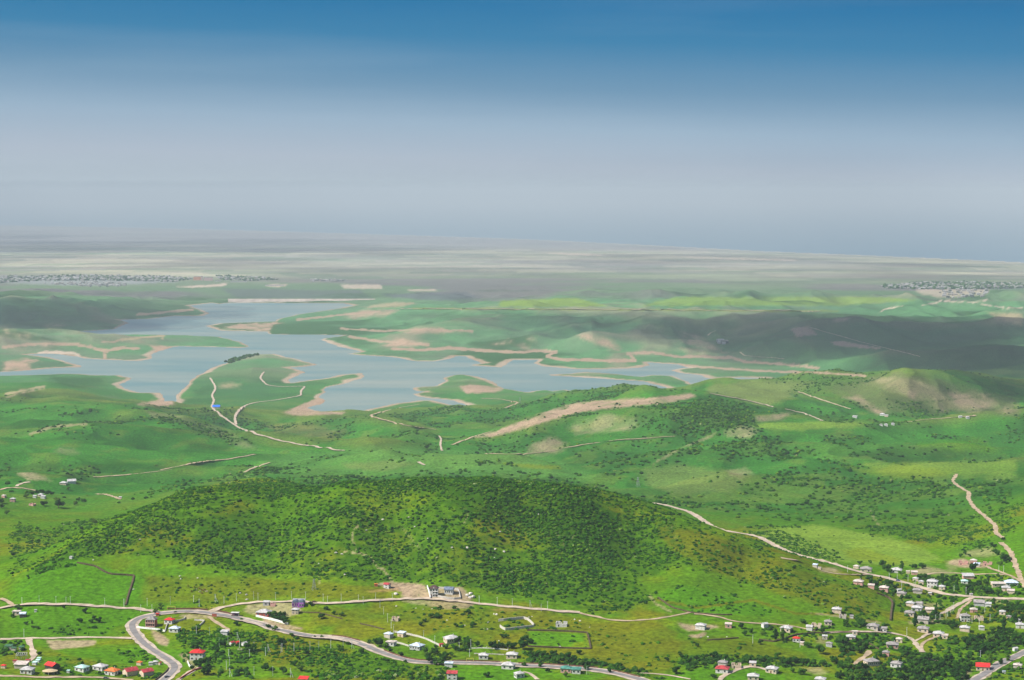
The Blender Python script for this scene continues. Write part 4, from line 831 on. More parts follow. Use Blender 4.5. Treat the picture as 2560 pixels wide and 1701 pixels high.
df = scrubd * (.35 + .9 * patchy) * .021 * mid * (.25 + .95 * smooth(-.25, .45, fbm(XX, YY, 210, 3, 145))) + stray * .3 * mid
roads_px = [UPPER, MAIN, VALLEY]
bx, by = scatter(dn, inframe & vis_ok & (YY < 2450), 11); fx_, fy_ = scatter(df, inframe & vis_ok & (YY >= 2300) & (YY < 5600), 12)
def off_roads(x, y, extra):
    ok = np.ones(len(x), bool)
    for W, wd in ROADW:
        m = (x > W[:, 0].min() - 20) & (x < W[:, 0].max() + 20) & (y > W[:, 1].min() - 20) & (y < W[:, 1].max() + 20)
        if m.any():
            k = np.nonzero(m)[0]; st_ = max(1, len(W) // 60); ok[k] &= seg_dist(x[k], y[k], W[::st_, 0], W[::st_, 1], closed=False) > wd * .5 + extra
    return ok
ok = off_roads(bx, by, 2.2); bx, by = bx[ok], by[ok]; ok = off_roads(fx_, fy_, 5); fx_, fy_ = fx_[ok], fy_[ok]
def mass(name, x, y, shapes, smin, smax, seed, mat, flatr=(.65, 1.0)):
    r = np.random.default_rng(seed); n = len(x); z = height(x, y); S = np.exp(r.uniform(math.log(smin), math.log(smax), n)); rot = r.uniform(0, 6.283, n); tone = r.beta(2, 2.4, n); asp = r.uniform(.75, 1.3, n); hz = r.uniform(*flatr, n); pick = r.integers(len(shapes), size=n)
    V, Fc, T = [], [], []; off = 0
    for s, (v, f) in enumerate(shapes):
        k = np.nonzero(pick == s)[0]
        if not len(k): continue
        c, sn = np.cos(rot[k]), np.sin(rot[k]); q = np.empty((len(k), len(v), 3)); vx = v[None, :, 0] * asp[k, None]; vy = v[None, :, 1] / asp[k, None]
        q[..., 0] = (vx * c[:, None] - vy * sn[:, None]) * S[k, None] + x[k, None]; q[..., 1] = (vx * sn[:, None] + vy * c[:, None]) * S[k, None] + y[k, None]; q[..., 2] = v[None, :, 2] * (S[k] * hz[k])[:, None] + z[k, None] - .15
        V.append(q.reshape(-1, 3)); Fc.append((f[None] + (np.arange(len(k)) * len(v))[:, None, None] + off).reshape(-1, 3)); T.append(np.repeat(tone[k], len(v))); off += len(k) * len(v)
    V, Fc, T = np.concatenate(V), np.concatenate(Fc), np.concatenate(T); me = np_mesh(name, V, Fc.ravel(), np.full(len(Fc), 3))
    a = me.attributes.new('tone', 'FLOAT', 'POINT'); a.data.foreach_set('value', T.astype(np.float32)); o = obj(name, me, mat); return tag(o, kind='stuff')
# the 300 shrubs nearest the camera are things of their own
order = np.argsort(by); vis_px = lambda x, y: (1280 + F * (x / y) * (CP + (CAMH - height(x, y)) / y * SP), 850.5 + F * np.tan(np.arctan((CAMH - height(x, y)) / y) - PITCH))
qx, qy = vis_px(bx, by); vis_in = (qx > 4) & (qx < 2556) & (qy < 1699) & (qy > 1000)
near_ids = order[vis_in[order]][:290]
rest = np.ones(len(bx), bool); rest[near_ids] = False
mass('hill_scrub', bx[rest], by[rest], SHRUB_V[:3] + SHRUB_F + [lump(1, 60 + q, .7, .3) for q in range(4)], .55, 2.3, 21, M_SCRUB); mass('valley_scrub', fx_, fy_, SHRUB_F, 1.8, 4.4, 22, M_SCRUB)
open('/tmp/cnt','w').write(f'{len(bx)} {len(fx_)}')
SHRUBS = []
for k, i in enumerate(near_ids):
    o = bpy.data.objects.new('shrub', SHRUB_ME[int(rng.integers(8))]); link(o); s = float(rng.uniform(1.1, 2.3)); o.location = (bx[i], by[i], float(height(bx[i], by[i])) - .2); o.scale = (s * rng.uniform(.9, 1.25), s, s * rng.uniform(.75, 1.0)); o.rotation_euler = (0, 0, float(rng.uniform(0, 6.28)))
    SHRUBS.append((o, qx[i], qy[i]))

# ------------------------------------------------------------------ houses
def box_vf(x0, x1, y0, y1, z0, z1):
    v = np.array([(x, y, z) for z in (z0, z1) for y in (y0, y1) for x in (x0, x1)], float)
    return v, [(0, 2, 3, 1), (4, 5, 7, 6), (0, 1, 5, 4), (2, 6, 7, 3), (0, 4, 6, 2), (1, 3, 7, 5)]
def poly_obj(name, V, faces, mat, parent=None):
    fl = [i for f in faces for i in f]; return obj(name, np_mesh(name, np.array(V, float), fl, [len(f) for f in faces]), mat, parent)
def boxes_obj(name, boxes, mat, parent=None):
    V, Fs, off = [], [], 0
    for b in boxes:
        v, f = box_vf(*b); V += list(v); Fs += [tuple(i + off for i in q) for q in f]; off += 8
    return poly_obj(name, V, Fs, mat, parent)
_win = {}
def window(parent, x, y, z, w, h, face):
    """a window frame with its dark pane, set 4 cm proud of the wall; face 'f' front (-y), 'r' right (+x), 'l' left (-x)"""
    key = (round(w, 1), round(h, 1))
    if key not in _win:
        v, f = box_vf(-w / 2 - .12, w / 2 + .12, -.05, .05, -.12, h + .12); a = np_mesh('window', v, [i for q in f for i in q], [4] * 6); a.materials.append(MAT['window_frame'])
        v, f = box_vf(-w / 2, w / 2, -.07, -.03, 0, h); b = np_mesh('pane', v, [i for q in f for i in q], [4] * 6); b.materials.append(MAT['glass_dark']); _win[key] = (a, b)
    a, b = _win[key]; o = obj('window', a, None, parent); o.location = (x, y, z); o.rotation_euler = (0, 0, {'f': 0, 'r': math.pi / 2, 'l': -math.pi / 2}[face]); obj('pane', b, None, o)
def roof_mesh(kind, W, D, h, ov, parent, mat, rise=None):
    x, y = W / 2 + ov, D / 2 + ov; rise = rise or .26 * min(W, D) ; e = h - .02; t = .22
    if kind in ('hip', 'pyr'):
        rl = max(.25, (W - D) / 2 if W > D else .25); rd = max(.25, (D - W) / 2 if D > W else .25)
        if kind == 'pyr': rl = rd = .2
        V = [(-x, -y, e), (x, -y, e), (x, y, e), (-x, y, e), (-x, -y, e + t), (x, -y, e + t), (x, y, e + t), (-x, y, e + t), (-rl, -rd, e + t + rise), (rl, -rd, e + t + rise), (rl, rd, e + t + rise), (-rl, rd, e + t + rise)]
        Fs = [(3, 2, 1, 0), (0, 1, 5, 4), (1, 2, 6, 5), (2, 3, 7, 6), (3, 0, 4, 7), (4, 5, 9, 8), (5, 6, 10, 9), (6, 7, 11, 10), (7, 4, 8, 11), (8, 9, 10, 11)]
    elif kind == 'gable':
        V = [(-x, -y, e), (x, -y, e), (x, y, e), (-x, y, e), (-x, 0, e + rise * 1.15), (x, 0, e + rise * 1.15)]; V += [(a, b, c + t) for a, b, c in V]
        Fs = [(0, 4, 5, 1), (4, 3, 2, 5), (6, 7, 11, 10), (10, 11, 8, 9), (0, 1, 7, 6), (1, 5, 11, 7), (5, 2, 8, 11), (2, 3, 9, 8), (3, 4, 10, 9), (4, 0, 6, 10)]
    elif kind == 'shed':
        V = [(-x, -y, e), (x, -y, e), (x, y, e + .16 * D), (-x, y, e + .16 * D)]; V += [(a, b, c + t) for a, b, c in V]
        Fs = [(3, 2, 1, 0), (4, 5, 6, 7), (0, 1, 5, 4), (1, 2, 6, 5), (2, 3, 7, 6), (3, 0, 4, 7)]
    elif kind == 'vault':
        n = 10; V = []; 
        for s in (-x, x):
            for k in range(n + 1): a = math.pi * k / n; V.append((s, -y * math.cos(a), e + rise * 1.6 * math.sin(a)))
        Fs = [(k, k + 1, n + 2 + k, n + 1 + k)[::-1] for k in range(n)] + [tuple(range(n + 1))[::-1], tuple(range(n + 1, 2 * n + 2)), (0, n + 1, 2 * n + 1, n)]
    else:
        V, Fs = box_vf(-x, x, -y, y, e, e + .3)
    return poly_obj('roof', V, Fs, mat, parent)
THINGS = []      # (px, py, short description) for the labels of trees and poles nearby
def place(px, py): p = ground([px], [py])[0]; return p
def house(px, py, w, kind, wall, roofc, st, yaw, nwin, label, ref=None, cat='house', name='house', ratio=.78, hwall=None, loc_w=None):
    p = place(px, py + .2 * w); dist = p[1] / (CP); mpp = dist / F
    yr = math.radians(yaw); A = w * mpp; W = A / (abs(math.cos(yr)) + ratio * abs(math.sin(yr))); D = W * ratio
    h = hwall or (2.9 * st + (.5 if w > 20 else .2)); h = min(h, max(2.0, W * .62))
    root = empty(name, (p[0], p[1], p[2]), yr); tag(root, label, cat)
    fd = -min(4.0, .18 * D + 1.2)
    v, f = box_vf(-W / 2, W / 2, -D / 2, D / 2, fd, h); V = list(v); Fs = list(f)
    if kind == 'ruin':
        # roofless shell: four walls with gaps, open above
        t = .45; Bx = [(-W / 2, W / 2, -D / 2, -D / 2 + t, fd, h * .8), (-W / 2, -W / 2 + t, -D / 2 + t + .003, D / 2 - t - .003, fd, h), (W / 2 - t, W / 2, -D / 2 + t + .003, D / 2 - t - .003, fd, h * .7), (-W / 2, -W * .12, D / 2 - t, D / 2, fd, h), (W * .12, W / 2, D / 2 - t, D / 2, fd, h), (-.15, .15, -D / 2 + t + .003, D / 2 - t, fd, h * .85)]
        boxes_obj('wall', Bx, MAT['wall_' + wall], root)
        if w > 16: boxes_obj('doorway', [(-W * .3, -W * .3 + 1.1, -D / 2 - .04, -D / 2 - .003, .1, 1.9)], MAT['wall_D'], root)
    else:
        if kind == 'gable':
            r = .26 * min(W, D) * 1.15 * (D / 2) / (D / 2 + .5); n = len(V); V += [(-W / 2, 0, h + r), (W / 2, 0, h + r)]; Fs = [q for q in Fs if q != (4, 5, 7, 6)] ; Fs += [(4, 6, n), (5, n + 1, 7)]
        poly_obj('wall', V, Fs, MAT['wall_' + wall], root); roof_mesh(kind, W, D, h, min(.6, .05 * W + .1), root, MAT['roof_' + roofc])
    if nwin and kind != 'ruin':
        ww = min(1.5, W / nwin * .5)
        for s in range(st):
            z0 = (h / st) * s + (h / st) * .32; hh = (h / st) * .42
            for k in range(nwin):
                x = -W / 2 + W * (k + .5) / nwin
                if s == 0 and w >= 20 and k == nwin // 2 and nwin % 2 == 1:
                    boxes_obj('door', [(x - .55, x + .55, -D / 2 - .06, -D / 2 - .003, -.1, 2.05)], MAT['door_brown'], root)
                else: window(root, x, -D / 2 - .05, z0, ww, hh, 'f')
            if w >= 16:
                for k in range(2): window(root, W / 2 + .05 if yaw <= 0 else -W / 2 - .05, -D * .22 + D * .44 * k, z0, ww, hh, 'r' if yaw <= 0 else 'l')
    if w >= 20 and kind in ('hip', 'gable') : boxes_obj('chimney', [(W * .14, W * .14 + .5, D * .08, D * .08 + .5, h + .3, h + .26 * min(W, D) + .9)], MAT['stone_pale'], root)
    THINGS.append((px, py, ref or label)); return root, W, D, h
H = house
HOUSES = [
 # lower left hamlet
 (69,1676,33,'hip','W','w',1,-8,3,'white house with pale tin hip roof beside teal shed near bottom left corner','the white house with the teal shed'),
 (131,1665,38,'gable','D','r',1,-38,0,'long dark timber house with faded red gable roof','the dark red-roofed timber house'),
 (205,1670,36,'pyr','W','t',1,-28,2,'white house with pale mint pyramid roof, front of it screened by trees','the mint pyramid-roofed house'),
 (251,1667,38,'pyr','W','w',1,-28,2,'white house with plain pale grey pyramid roof between mint roof and orange roof','the pale pyramid-roofed house'),
 (281,1678,38,'hip','W','o',1,-24,3,'white house with bright orange hip roof','the orange-roofed house'),
 (326,1678,40,'gable','B','m',1,40,0,'long house with dull red roof in two steps, left of its twin','the left dull red-roofed house'),
 (366,1681,36,'gable','B','m',1,40,0,'long house with dull red roof beside the asphalt bend','the dull red-roofed house by the bend'),
 (349,1660,15,'hip','B','o',1,-20,0,'small orange-roofed outbuilding behind the dull red roofs','the small orange outbuilding'),
 (378,1661,11,'pyr','W','w',1,0,0,'small white pointed-roof hut, left of a matching pair','the white pointed huts'),
 (389,1659,12,'pyr','W','w',1,0,0,'small white pointed-roof hut, right of a matching pair','the white pointed huts'),
 (400,1661,8,'gable','B','m',1,60,0,'tiny reddish shed beside the white pointed huts','the reddish shed by the white huts'),
 (38,1655,11,'flat','P','m',1,-10,0,'small red box shed at left end of the long dark lean-to','the left red box shed'),
 (70,1654,12,'flat','P','m',1,-10,0,'small red box shed at right end of the long dark lean-to','the right red box shed'),
 (54,1663,32,'shed','S','l',1,-6,0,'long low dark lean-to between two red box sheds','the long lean-to'),
 (98,1649,11,'shed','W','t',1,-15,0,'teal shed roof, uppermost of three stepping down the slope','the teal shed roofs'),
 (95,1654,11,'shed','W','t',1,-15,0,'teal shed roof, middle of three stepping down the slope','the teal shed roofs'),
 (87,1660,13,'shed','W','t',1,-15,0,'teal shed roof, lowest of three stepping down the slope','the teal shed roofs'),
 (79,1681,11,'shed','W','t',1,-8,0,'low teal porch shed against the white house front','the teal porch shed'),
 (9,1668,13,'hip','B','r',1,-10,0,'small red-roofed hut cut by the left picture edge','the red hut at the left edge'),
 (171,1681,8,'shed','W','t',1,-10,0,'tiny turquoise shed alone between red-roofed house and mint roof','the tiny turquoise shed'),
 (22,1620,19,'shed','S','k',1,-8,0,'low dull green shed roof, left one under dark trees','the dull green sheds'),
 (35,1624,12,'shed','S','k',1,-8,0,'low dull green shed roof, middle one beside white frame','the dull green sheds'),
 (54,1622,13,'shed','S','k',1,-8,0,'low dull green shed roof, right one above white frame','the dull green sheds'),
 (42,1532,20,'flat','B','l',1,-8,2,'flat-roofed beige hut below the upper dirt road by a round tree','the flat beige hut'),
 (58,1540,15,'vault','D','b',1,0,0,'dark purple shed with rounded blue-grey roof beside the beige hut','the purple rounded shed'),
 (89,1529,6,'flat','W','w',1,0,0,'tiny white hut alone in the bright green meadow','the tiny white meadow hut'),
 # bend of the asphalt road
 (424,1553,26,'hip','W','r',1,-18,2,'white house with bright red hip roof inside the road bend','the red hip roof in the bend'),
 (437,1574,28,'hip','W','b',1,-14,2,'low white house with pale bluish hip roof below the bend','the bluish-roofed white house'),
 (494,1641,36,'hip','W','r',2,-6,3,'two-storey white house with scarlet hip roof above garden trees','the scarlet-roofed white house'),
 (562,1583,20,'shed','W','w',1,-12,0,'low white hut at the end of the curled dirt lane','the hut at the curled lane'),
 (580,1610,14,'gable','W','m',1,50,1,'small white gabled cabin, left of three in a row','the row of gabled cabins'),
 (593,1609,12,'gable','R','r',1,50,0,'small red cabin in the middle of three in a row','the row of gabled cabins'),
 (611,1612,15,'gable','W','w',1,50,1,'small white gabled cabin, right of three, beside a big tree','the row of gabled cabins'),
 (394,1538,8,'flat','R','r',1,0,0,'red kiosk at the inner edge of the road bend','the red kiosk'),
 (660,1531,38,'hip','R','w',1,-14,3,'red-walled house with pale hip roof behind the long white wall','the red-walled house'),
 (739,1530,19,'pyr','B','w',2,-8,2,'beige two-storey box house with white top below the purple house','the beige box house'),
 (666,1510,16,'shed','G','w',1,-6,1,'grey shed with sloping tin roof beside the dirt road','the grey tin shed'),
 (683,1513,14,'ruin','P','w',1,-8,0,'unfinished orange brick shell beside the grey tin shed','the orange brick shell'),
 (759,1701,26,'shed','W','r',1,-10,0,'scarlet shed roof cut off by the bottom picture edge','the scarlet shed roof'),
 # middle of the near valley
 (989,1547,19,'ruin','B','w',1,-12,0,'roofless peach block shell alone on the pasture','the peach shell'),
 (972,1589,24,'hip','S','b',1,-36,0,'house with bright bluish tin roof by a round dark tree','the bluish tin roof'),
 (1004,1587,22,'shed','B','b',1,-30,1,'beige outbuilding with bluish sloping tin roof in the same yard','the bluish outbuilding'),
 (978,1608,27,'flat','W','l',1,-22,2,'pale flat-roofed house with dark window at the yard front','the flat-roofed yard house'),
 (1043,1615,38,'hip','G','b',1,-32,4,'large grey-walled house with pale tin hip roof above the copse','the large grey-walled house'),
 (1129,1596,42,'hip','B','w',1,22,6,'beige house with pale hip roof and six dark windows','the six-windowed house'),
 (1103,1614,11,'gable','R','m',1,20,0,'tiny red shed at the end of the yard wall','the tiny red shed'),
 (1209,1642,24,'hip','W','w',1,-4,2,'white house with pale roof standing on the lawn by the pipe arch','the white lawn house'),
 (1280,1639,30,'hip','B','w',1,-8,2,'beige house with pale roof and open porch at the end of the post fence','the porch house'),
 (1271,1664,35,'hip','W','w',1,-14,2,'white-roofed house with green front roof right by the asphalt road','the house with the green front roof'),
 (1122,1663,21,'flat','W','b',1,-5,0,'small flat bluish-grey roof hut below the asphalt road','the bluish flat hut'),
 (1131,1692,27,'gable','W','m',2,-6,2,'white two-storey house with crimson roof among bright bushes','the crimson-roofed white house'),
 (1298,1688,27,'hip','W','w',1,24,2,'white house with steep pale roof and dark porch by the curved path','the steep pale roof'),
 (1416,1674,30,'hip','P','g',1,-12,3,'pinkish house with dark green hip roof by the asphalt road','the green-roofed house'),
 (1441,1678,24,'shed','W','g',1,-8,2,'low annex with sloping dark green roof joined to the green-roofed house','the green annex'),
 (1404,1559,30,'ruin','W','w',1,-6,0,'long roofless white shell above the fenced green field','the long white shell'),
 (968,1466,18,'gable','W','m',2,-24,1,'narrow tall white house with crimson roof at the foot of the scrub hill','the tall crimson-roofed house'),
 (940,1464,8,'flat','R','o',1,0,0,'tiny rust-red shed left of the tall crimson-roofed house','the rust-red shed'),
 (1123,1478,24,'vault','W','n',1,-10,4,'white house with rounded slate-blue roof in a walled plot','the slate-blue roof'),
 (178,1395,9,'flat','W','w',1,-20,0,'small white cube hut on the crest above the left green field','the white cube hut'),
 # foot of the hill, right part
 (1752,1566,29,'pyr','W','w',1,-20,0,'low white house with white pyramid roof on orange bare ground','the white pyramid roof on bare ground'),
 (1821,1565,18,'shed','P','l',1,-10,1,'small jumbled pinkish hut at the end of the rubble strip','the pinkish hut'),
 (1912,1565,18,'gable','W','w',1,30,0,'small white gabled house above a hedge','the small white gabled house'),
 (1806,1673,37,'hip','W','m',1,-16,2,'pale house with broad crimson hip roof at the lane junction','the broad crimson roof'),
 (1807,1660,26,'hip','S','s',1,-18,0,'grey-roofed house half hidden behind the broad crimson roof','the grey roof behind the crimson one'),
 (1841,1664,26,'ruin','B','w',1,-6,0,'roofless stone yard house right of the broad crimson roof','the roofless stone house'),
 (1882,1662,18,'shed','B','w',1,-10,1,'low pale-roofed hut at the bend of the lane','the low hut at the lane bend'),
 (1930,1674,34,'hip','B','w',1,-24,3,'beige house with white hip roof below the dark hedge','the white hip roof below the hedge'),
 (1883,1693,30,'hip','B','w',1,-8,2,'beige house with white roof inside the lane loop at the bottom edge','the white roof inside the lane loop'),
 (2051,1701,30,'pyr','W','w',1,-20,0,'white pyramid roof peeping over the bottom picture edge','the white roof at the bottom edge'),
 (1966,1572,32,'hip','B','w',1,-28,2,'house with big pale hip roof behind two poplars','the pale roof behind the poplars'),
 (2024,1572,18,'vault','W','w',1,-20,0,'long white container lying beside the dirt track','the white container'),
 (1991,1600,20,'hip','W','r',1,-18,2,'little white house with orange-red roof on the grassy bank','the little orange-red house'),
 (2005,1610,12,'shed','B','l',1,-20,0,'beige shed just below the little orange-red house','the beige shed below it'),
 (2070,1558,20,'hip','B','s',1,-10,2,'beige house with grey hip roof above the lone round tree','the beige house with grey hip roof'),
 (2041,1563,28,'ruin','B','w',1,-18,0,'roofless beige yard walls left of the grey hip roof','the roofless beige yard'),
 (2092,1526,26,'hip','B','w',1,-16,0,'house with bright white roof at the foot of the speckled slope','the bright white roof on the slope'),
 (2107,1541,20,'ruin','S','w',1,-14,0,'broken stone house shell below the bright white roof','the broken stone shell'),
 (2129,1543,10,'shed','W','s',1,-10,0,'tiny white shed beside the broken stone shell','the tiny shed by the shell'),
 (2062,1595,14,'shed','S','w',1,-10,0,'small shed with white roof edge in a dirt yard','the shed in the dirt yard'),
 (2073,1613,18,'hip','G','s',1,-18,0,'grey hut with pale roof at the lower end of the dirt yard','the grey hut of the dirt yard'),
 (2127,1595,26,'hip','B','w',1,-14,2,'beige house with lilac-white roof beside a square beige box','the lilac-white roof'),
 (2137,1583,15,'flat','B','l',1,-14,1,'square beige box house touching the lilac-white roof','the square beige box'),
 (2183,1566,34,'hip','S','s',1,-24,2,'long house with weathered grey hip roof by the dirt road','the long weathered roof'),
 (2209,1575,20,'shed','W','s',1,-20,2,'low pale annex stretching right from the long weathered roof','the low pale annex'),
 # right village
 (2231,1613,32,'hip','P','s',1,-10,3,'brick-pink house with large grey roof above the grove','the brick-pink house'),
 (2248,1602,18,'hip','B','l',1,-16,1,'beige house with brownish peak roof behind the brick-pink house','the brownish peak roof'),
 (2215,1635,20,'hip','P','s',1,-20,1,'small pinkish house with dark grey roof alone on the bank','the small pinkish bank house'),
 (2178,1654,38,'hip','B','s',1,16,6,'long beige house with brown-grey roof and row of windows','the row-windowed beige house'),
 (2241,1661,32,'hip','W','s',1,-26,2,'grey-roofed white house at the edge of the dense grove','the grey roof at the grove edge'),
 (2276,1511,24,'hip','B','w',1,-24,0,'pale-roofed house, upper left of a tight group of four','the tight group of four roofs'),
 (2299,1512,20,'gable','W','s',1,-24,1,'grey gabled house, upper right of a tight group of four','the tight group of four roofs'),
 (2293,1521,30,'hip','G','w',1,-22,2,'largest white roof, front one of a tight group of four','the largest roof of the group'),
 (2324,1527,24,'shed','B','l',1,-14,0,'low beige lean-to right of the largest white roof','the low beige lean-to'),
 (2274,1534,28,'hip','B','s',1,-20,2,'brown-grey roofed house just left of a tall cypress','the brown-grey roof by the cypress'),
 (2309,1550,32,'gable','S','s',1,-22,0,'long grey-roofed barn house right of a tall cypress','the barn by the cypress'),
 (2308,1573,32,'hip','B','s',1,-20,2,'dark grey-roofed beige house below the tall cypress','the dark roof below the cypress'),
 (2346,1586,30,'hip','B','w',1,-18,2,'beige house with bright white roof at the oval field','the white roof at the oval field'),
 (2362,1593,18,'shed','B','l',1,-20,1,'beige annex reaching right toward the trees from the oval field house','the annex at the oval field'),
 (2412,1572,28,'hip','B','w',1,-18,0,'low beige house with broad pale lilac roof among trees','the broad lilac roof'),
 (2454,1572,14,'hip','W','w',1,-6,0,'tiny white-roofed cottage between dark trees','the tiny white cottage'),
 (2412,1548,24,'hip','W','s',2,-2,3,'white two-storey house with dark grey roof on a terrace','the white terrace house'),
 (2434,1527,20,'hip','P','l',1,-12,1,'pinkish-roofed cottage standing on open grass','the pinkish cottage on grass'),
 (2447,1545,26,'ruin','B','w',1,-10,0,'long roofless tan walls below the pinkish cottage','the roofless tan walls'),
 (2448,1508,30,'gable','G','s',1,-16,0,'long grey barn near the road fork','the long grey barn'),
 (2470,1513,18,'shed','W','w',1,-14,0,'white-roofed extension at right end of the long grey barn','the barn extension'),
 (2506,1533,18,'hip','B','w',1,-20,1,'white-roofed house rising out of the dark trees','the white roof in the trees'),
 (2522,1545,14,'hip','P','s',1,-18,1,'small house with pink-grey roof right of a slim poplar','the pink-grey roof'),
 (2550,1565,24,'hip','W','w',1,-14,1,'white-roofed house at the right picture edge','the white roof at the right edge'),
 (2545,1553,11,'hip','W','w',1,-10,0,'tiny white roof just above the white house at the right edge','the tiny white roof'),
 (2538,1625,14,'gable','W','w',1,24,0,'small white gabled hut beside the right asphalt road','the white roadside hut'),
 (2457,1667,38,'shed','B','r',1,-14,3,'cream house with bright red shed roof by the right asphalt road','the bright red roadside roof'),
 (2544,1667,24,'hip','S','l',1,-20,1,'tan-roofed house partly hidden by a round tree, right of the asphalt road','the tan roof right of the road'),
 (2510,1683,7,'flat','W','b',1,0,0,'tiny sky-blue cabin right of the asphalt road','the tiny blue cabin'),
 # upper part of the right village
 (2038,1416,14,'shed','S','b',1,-24,0,'small hut with bluish sloping roof at the hill foot','the bluish hut at the hill foot'),
 (2049,1422,9,'flat','B','l',1,-24,0,'tiny beige cube beside the bluish hut','the tiny beige cube'),
 (2141,1419,17,'hip','B','l',1,-24,0,'small beige house above the wide dirt road','the small beige roadside house'),
 (2165,1423,32,'hip','B','s',1,-14,2,'long grey-roofed house with white gable end above the dirt road','the long grey roadside house'),
 (2241,1426,30,'hip','W','w',1,-16,2,'large white house with pale blue-white roof beside a poplar','the large white house by the poplar'),
 (2270,1432,10,'shed','B','l',1,-10,0,'beige lean-to right of the large white house','the beige lean-to'),
 (2286,1434,16,'shed','P','l',1,-8,0,'low pinkish shed right of the beige lean-to','the low pinkish shed'),
 (2146,1456,28,'hip','P','l',1,-20,1,'rosy-roofed house below the dirt road beside a slim cypress','the rosy roof by the slim cypress'),
 (2178,1467,18,'shed','P','l',1,-16,0,'small pink-grey shed in a dark hedge','the pink-grey hedge shed'),
 (2210,1472,26,'hip','P','l',1,-20,1,'jumbled pinkish house between lane and dirt road','the jumbled pinkish house'),
 (2247,1478,12,'gable','W','w',1,20,0,'small steep white gable below the dirt road','the small steep white gable'),
 (2254,1486,26,'hip','B','s',1,-20,1,'grey-roofed house under the small steep white gable','the house under the white gable'),
 (2294,1478,26,'hip','S','s',1,-14,0,'broad low grey roof right of the small steep white gable','the broad low grey roof'),
 (2325,1486,10,'shed','B','w',1,-10,0,'tiny beige shed right of the broad low grey roof','the tiny beige shed'),
 (2289,1450,16,'hip','B','w',1,-20,0,'first pale cottage above the road, left of its neighbour','the two roadside cottages'),
 (2303,1458,15,'hip','B','w',1,-20,0,'second pale cottage above the road, nearer the large pale house','the two roadside cottages'),
 (2331,1462,30,'hip','W','w',2,-18,3,'large pale two-storey house directly above the dirt road','the large pale roadside house'),
 (2355,1470,18,'hip','B','w',1,-16,1,'pale annex with hip roof right of the large pale house','the pale annex'),
 (2411,1456,18,'hip','W','t',1,-10,1,'mint-white house hidden among dark trees','the mint-white house'),
 (2420,1441,28,'shed','P','w',1,-4,0,'long low building with white roof edge on the terrace road','the long low terrace building'),
 (2408,1406,26,'ruin','P','l',1,-14,0,'broken pinkish farm walls at the meadow edge','the broken farm walls'),
 (2434,1404,18,'hip','P','l',1,-16,0,'pinkish farm roof in the middle of the farm group','the pinkish farm roof'),
 (2442,1413,18,'shed','W','b',1,-24,0,'pale blue tin roof of the farm group','the pale blue farm roof'),
 (2469,1408,26,'ruin','P','l',1,-16,0,'long salmon-coloured ruined walls right of the farm group','the salmon ruin'),
 (2495,1459,34,'flat','B','l',1,-4,2,'long flat-roofed beige building joined to a lilac roof','the long flat building'),
 (2528,1457,32,'hip','W','b',1,-4,3,'white building with lilac-white roof at the track fork','the lilac roof at the track fork'),
 (2515,1472,24,'hip','B','w',1,-16,1,'white-roofed house below the lilac roof at the fork','the white roof below the fork'),
 (2527,1480,20,'shed','B','l',1,-14,0,'beige low house at lower right of the fork houses','the beige low fork house'),
 (2428,1488,7,'flat','W','w',1,0,0,'tiny white booth by the road junction','the tiny white booth'),
 # left valley
 (32,1252,13,'hip','P','w',2,-4,1,'tall narrow pink house beside dark trees in the left valley','the tall pink house'),
 (81,1261,17,'ruin','P','l',1,-26,0,'ruined reddish walls on the left valley slope','the reddish ruin'),
 (102,1239,14,'hip','B','w',1,-8,1,'pale house in front of the tree row in the left valley','the pale house before the tree row'),
 (108,1244,12,'shed','W','w',1,-8,0,'low white shed just below that pale valley house','the low white valley shed'),
 (87,1243,9,'shed','W','w',1,-8,0,'small white shed left of the pale valley house','the small white valley shed'),
 (10,1242,12,'hip','P','l',1,-24,0,'pinkish hut near the left picture edge in the left valley','the pinkish valley hut'),
 (159,1208,18,'hip','B','w',1,-8,0,'farmhouse with pale roof beside the long white barn','the farmhouse by the barn'),
 (179,1203,24,'gable','W','w',1,18,0,'long white barn on the dark green slope, left valley','the long white barn'),
 (301,1246,7,'shed','B','w',1,0,0,'tiny pale hut where the gully track ends','the tiny gully hut'),
 # middle distance
 (541,1016,18,'gable','W','k',1,0,0,'low lakeside building with vivid blue roof at the track fork','the vivid blue roof'),
 (2137,1042,13,'shed','W','w',1,-20,0,'small white barn on the slope above the hidden hamlet','the small white slope barn'),
 (2206,1036,14,'hip','W','w',1,-20,0,'white farmhouse under the bare scar of the brown hill','the farmhouse under the scar'),
 (2216,1040,10,'shed','B','w',1,-20,0,'small beige barn right of the farmhouse under the scar','the beige barn under the scar'),
 (2203,1063,9,'hip','W','s',1,-20,0,'grey-roofed cottage at the left end of the hidden hamlet','the hidden hamlet'),
 (2215,1063,10,'hip','W','w',1,-10,0,'white-roofed cottage in the middle of the hidden hamlet','the hidden hamlet'),
 (2232,1061,9,'hip','W','w',1,-10,0,'white-roofed cottage at the right end of the hidden hamlet','the hidden hamlet'),
 (2401,1043,8,'shed','W','w',1,0,0,'left one of two tiny white sheds by the far track','the two tiny white sheds'),
 (2419,1045,8,'shed','W','w',1,0,0,'right one of two tiny white sheds by the far track','the two tiny white sheds'),
]
for row in HOUSES:
    r = house(*row)
    if row[9].startswith('low lakeside'):
        for c in r[0].children:
            if c.name.startswith('roof'): c.data.materials[0] = MAT['blue_tin']

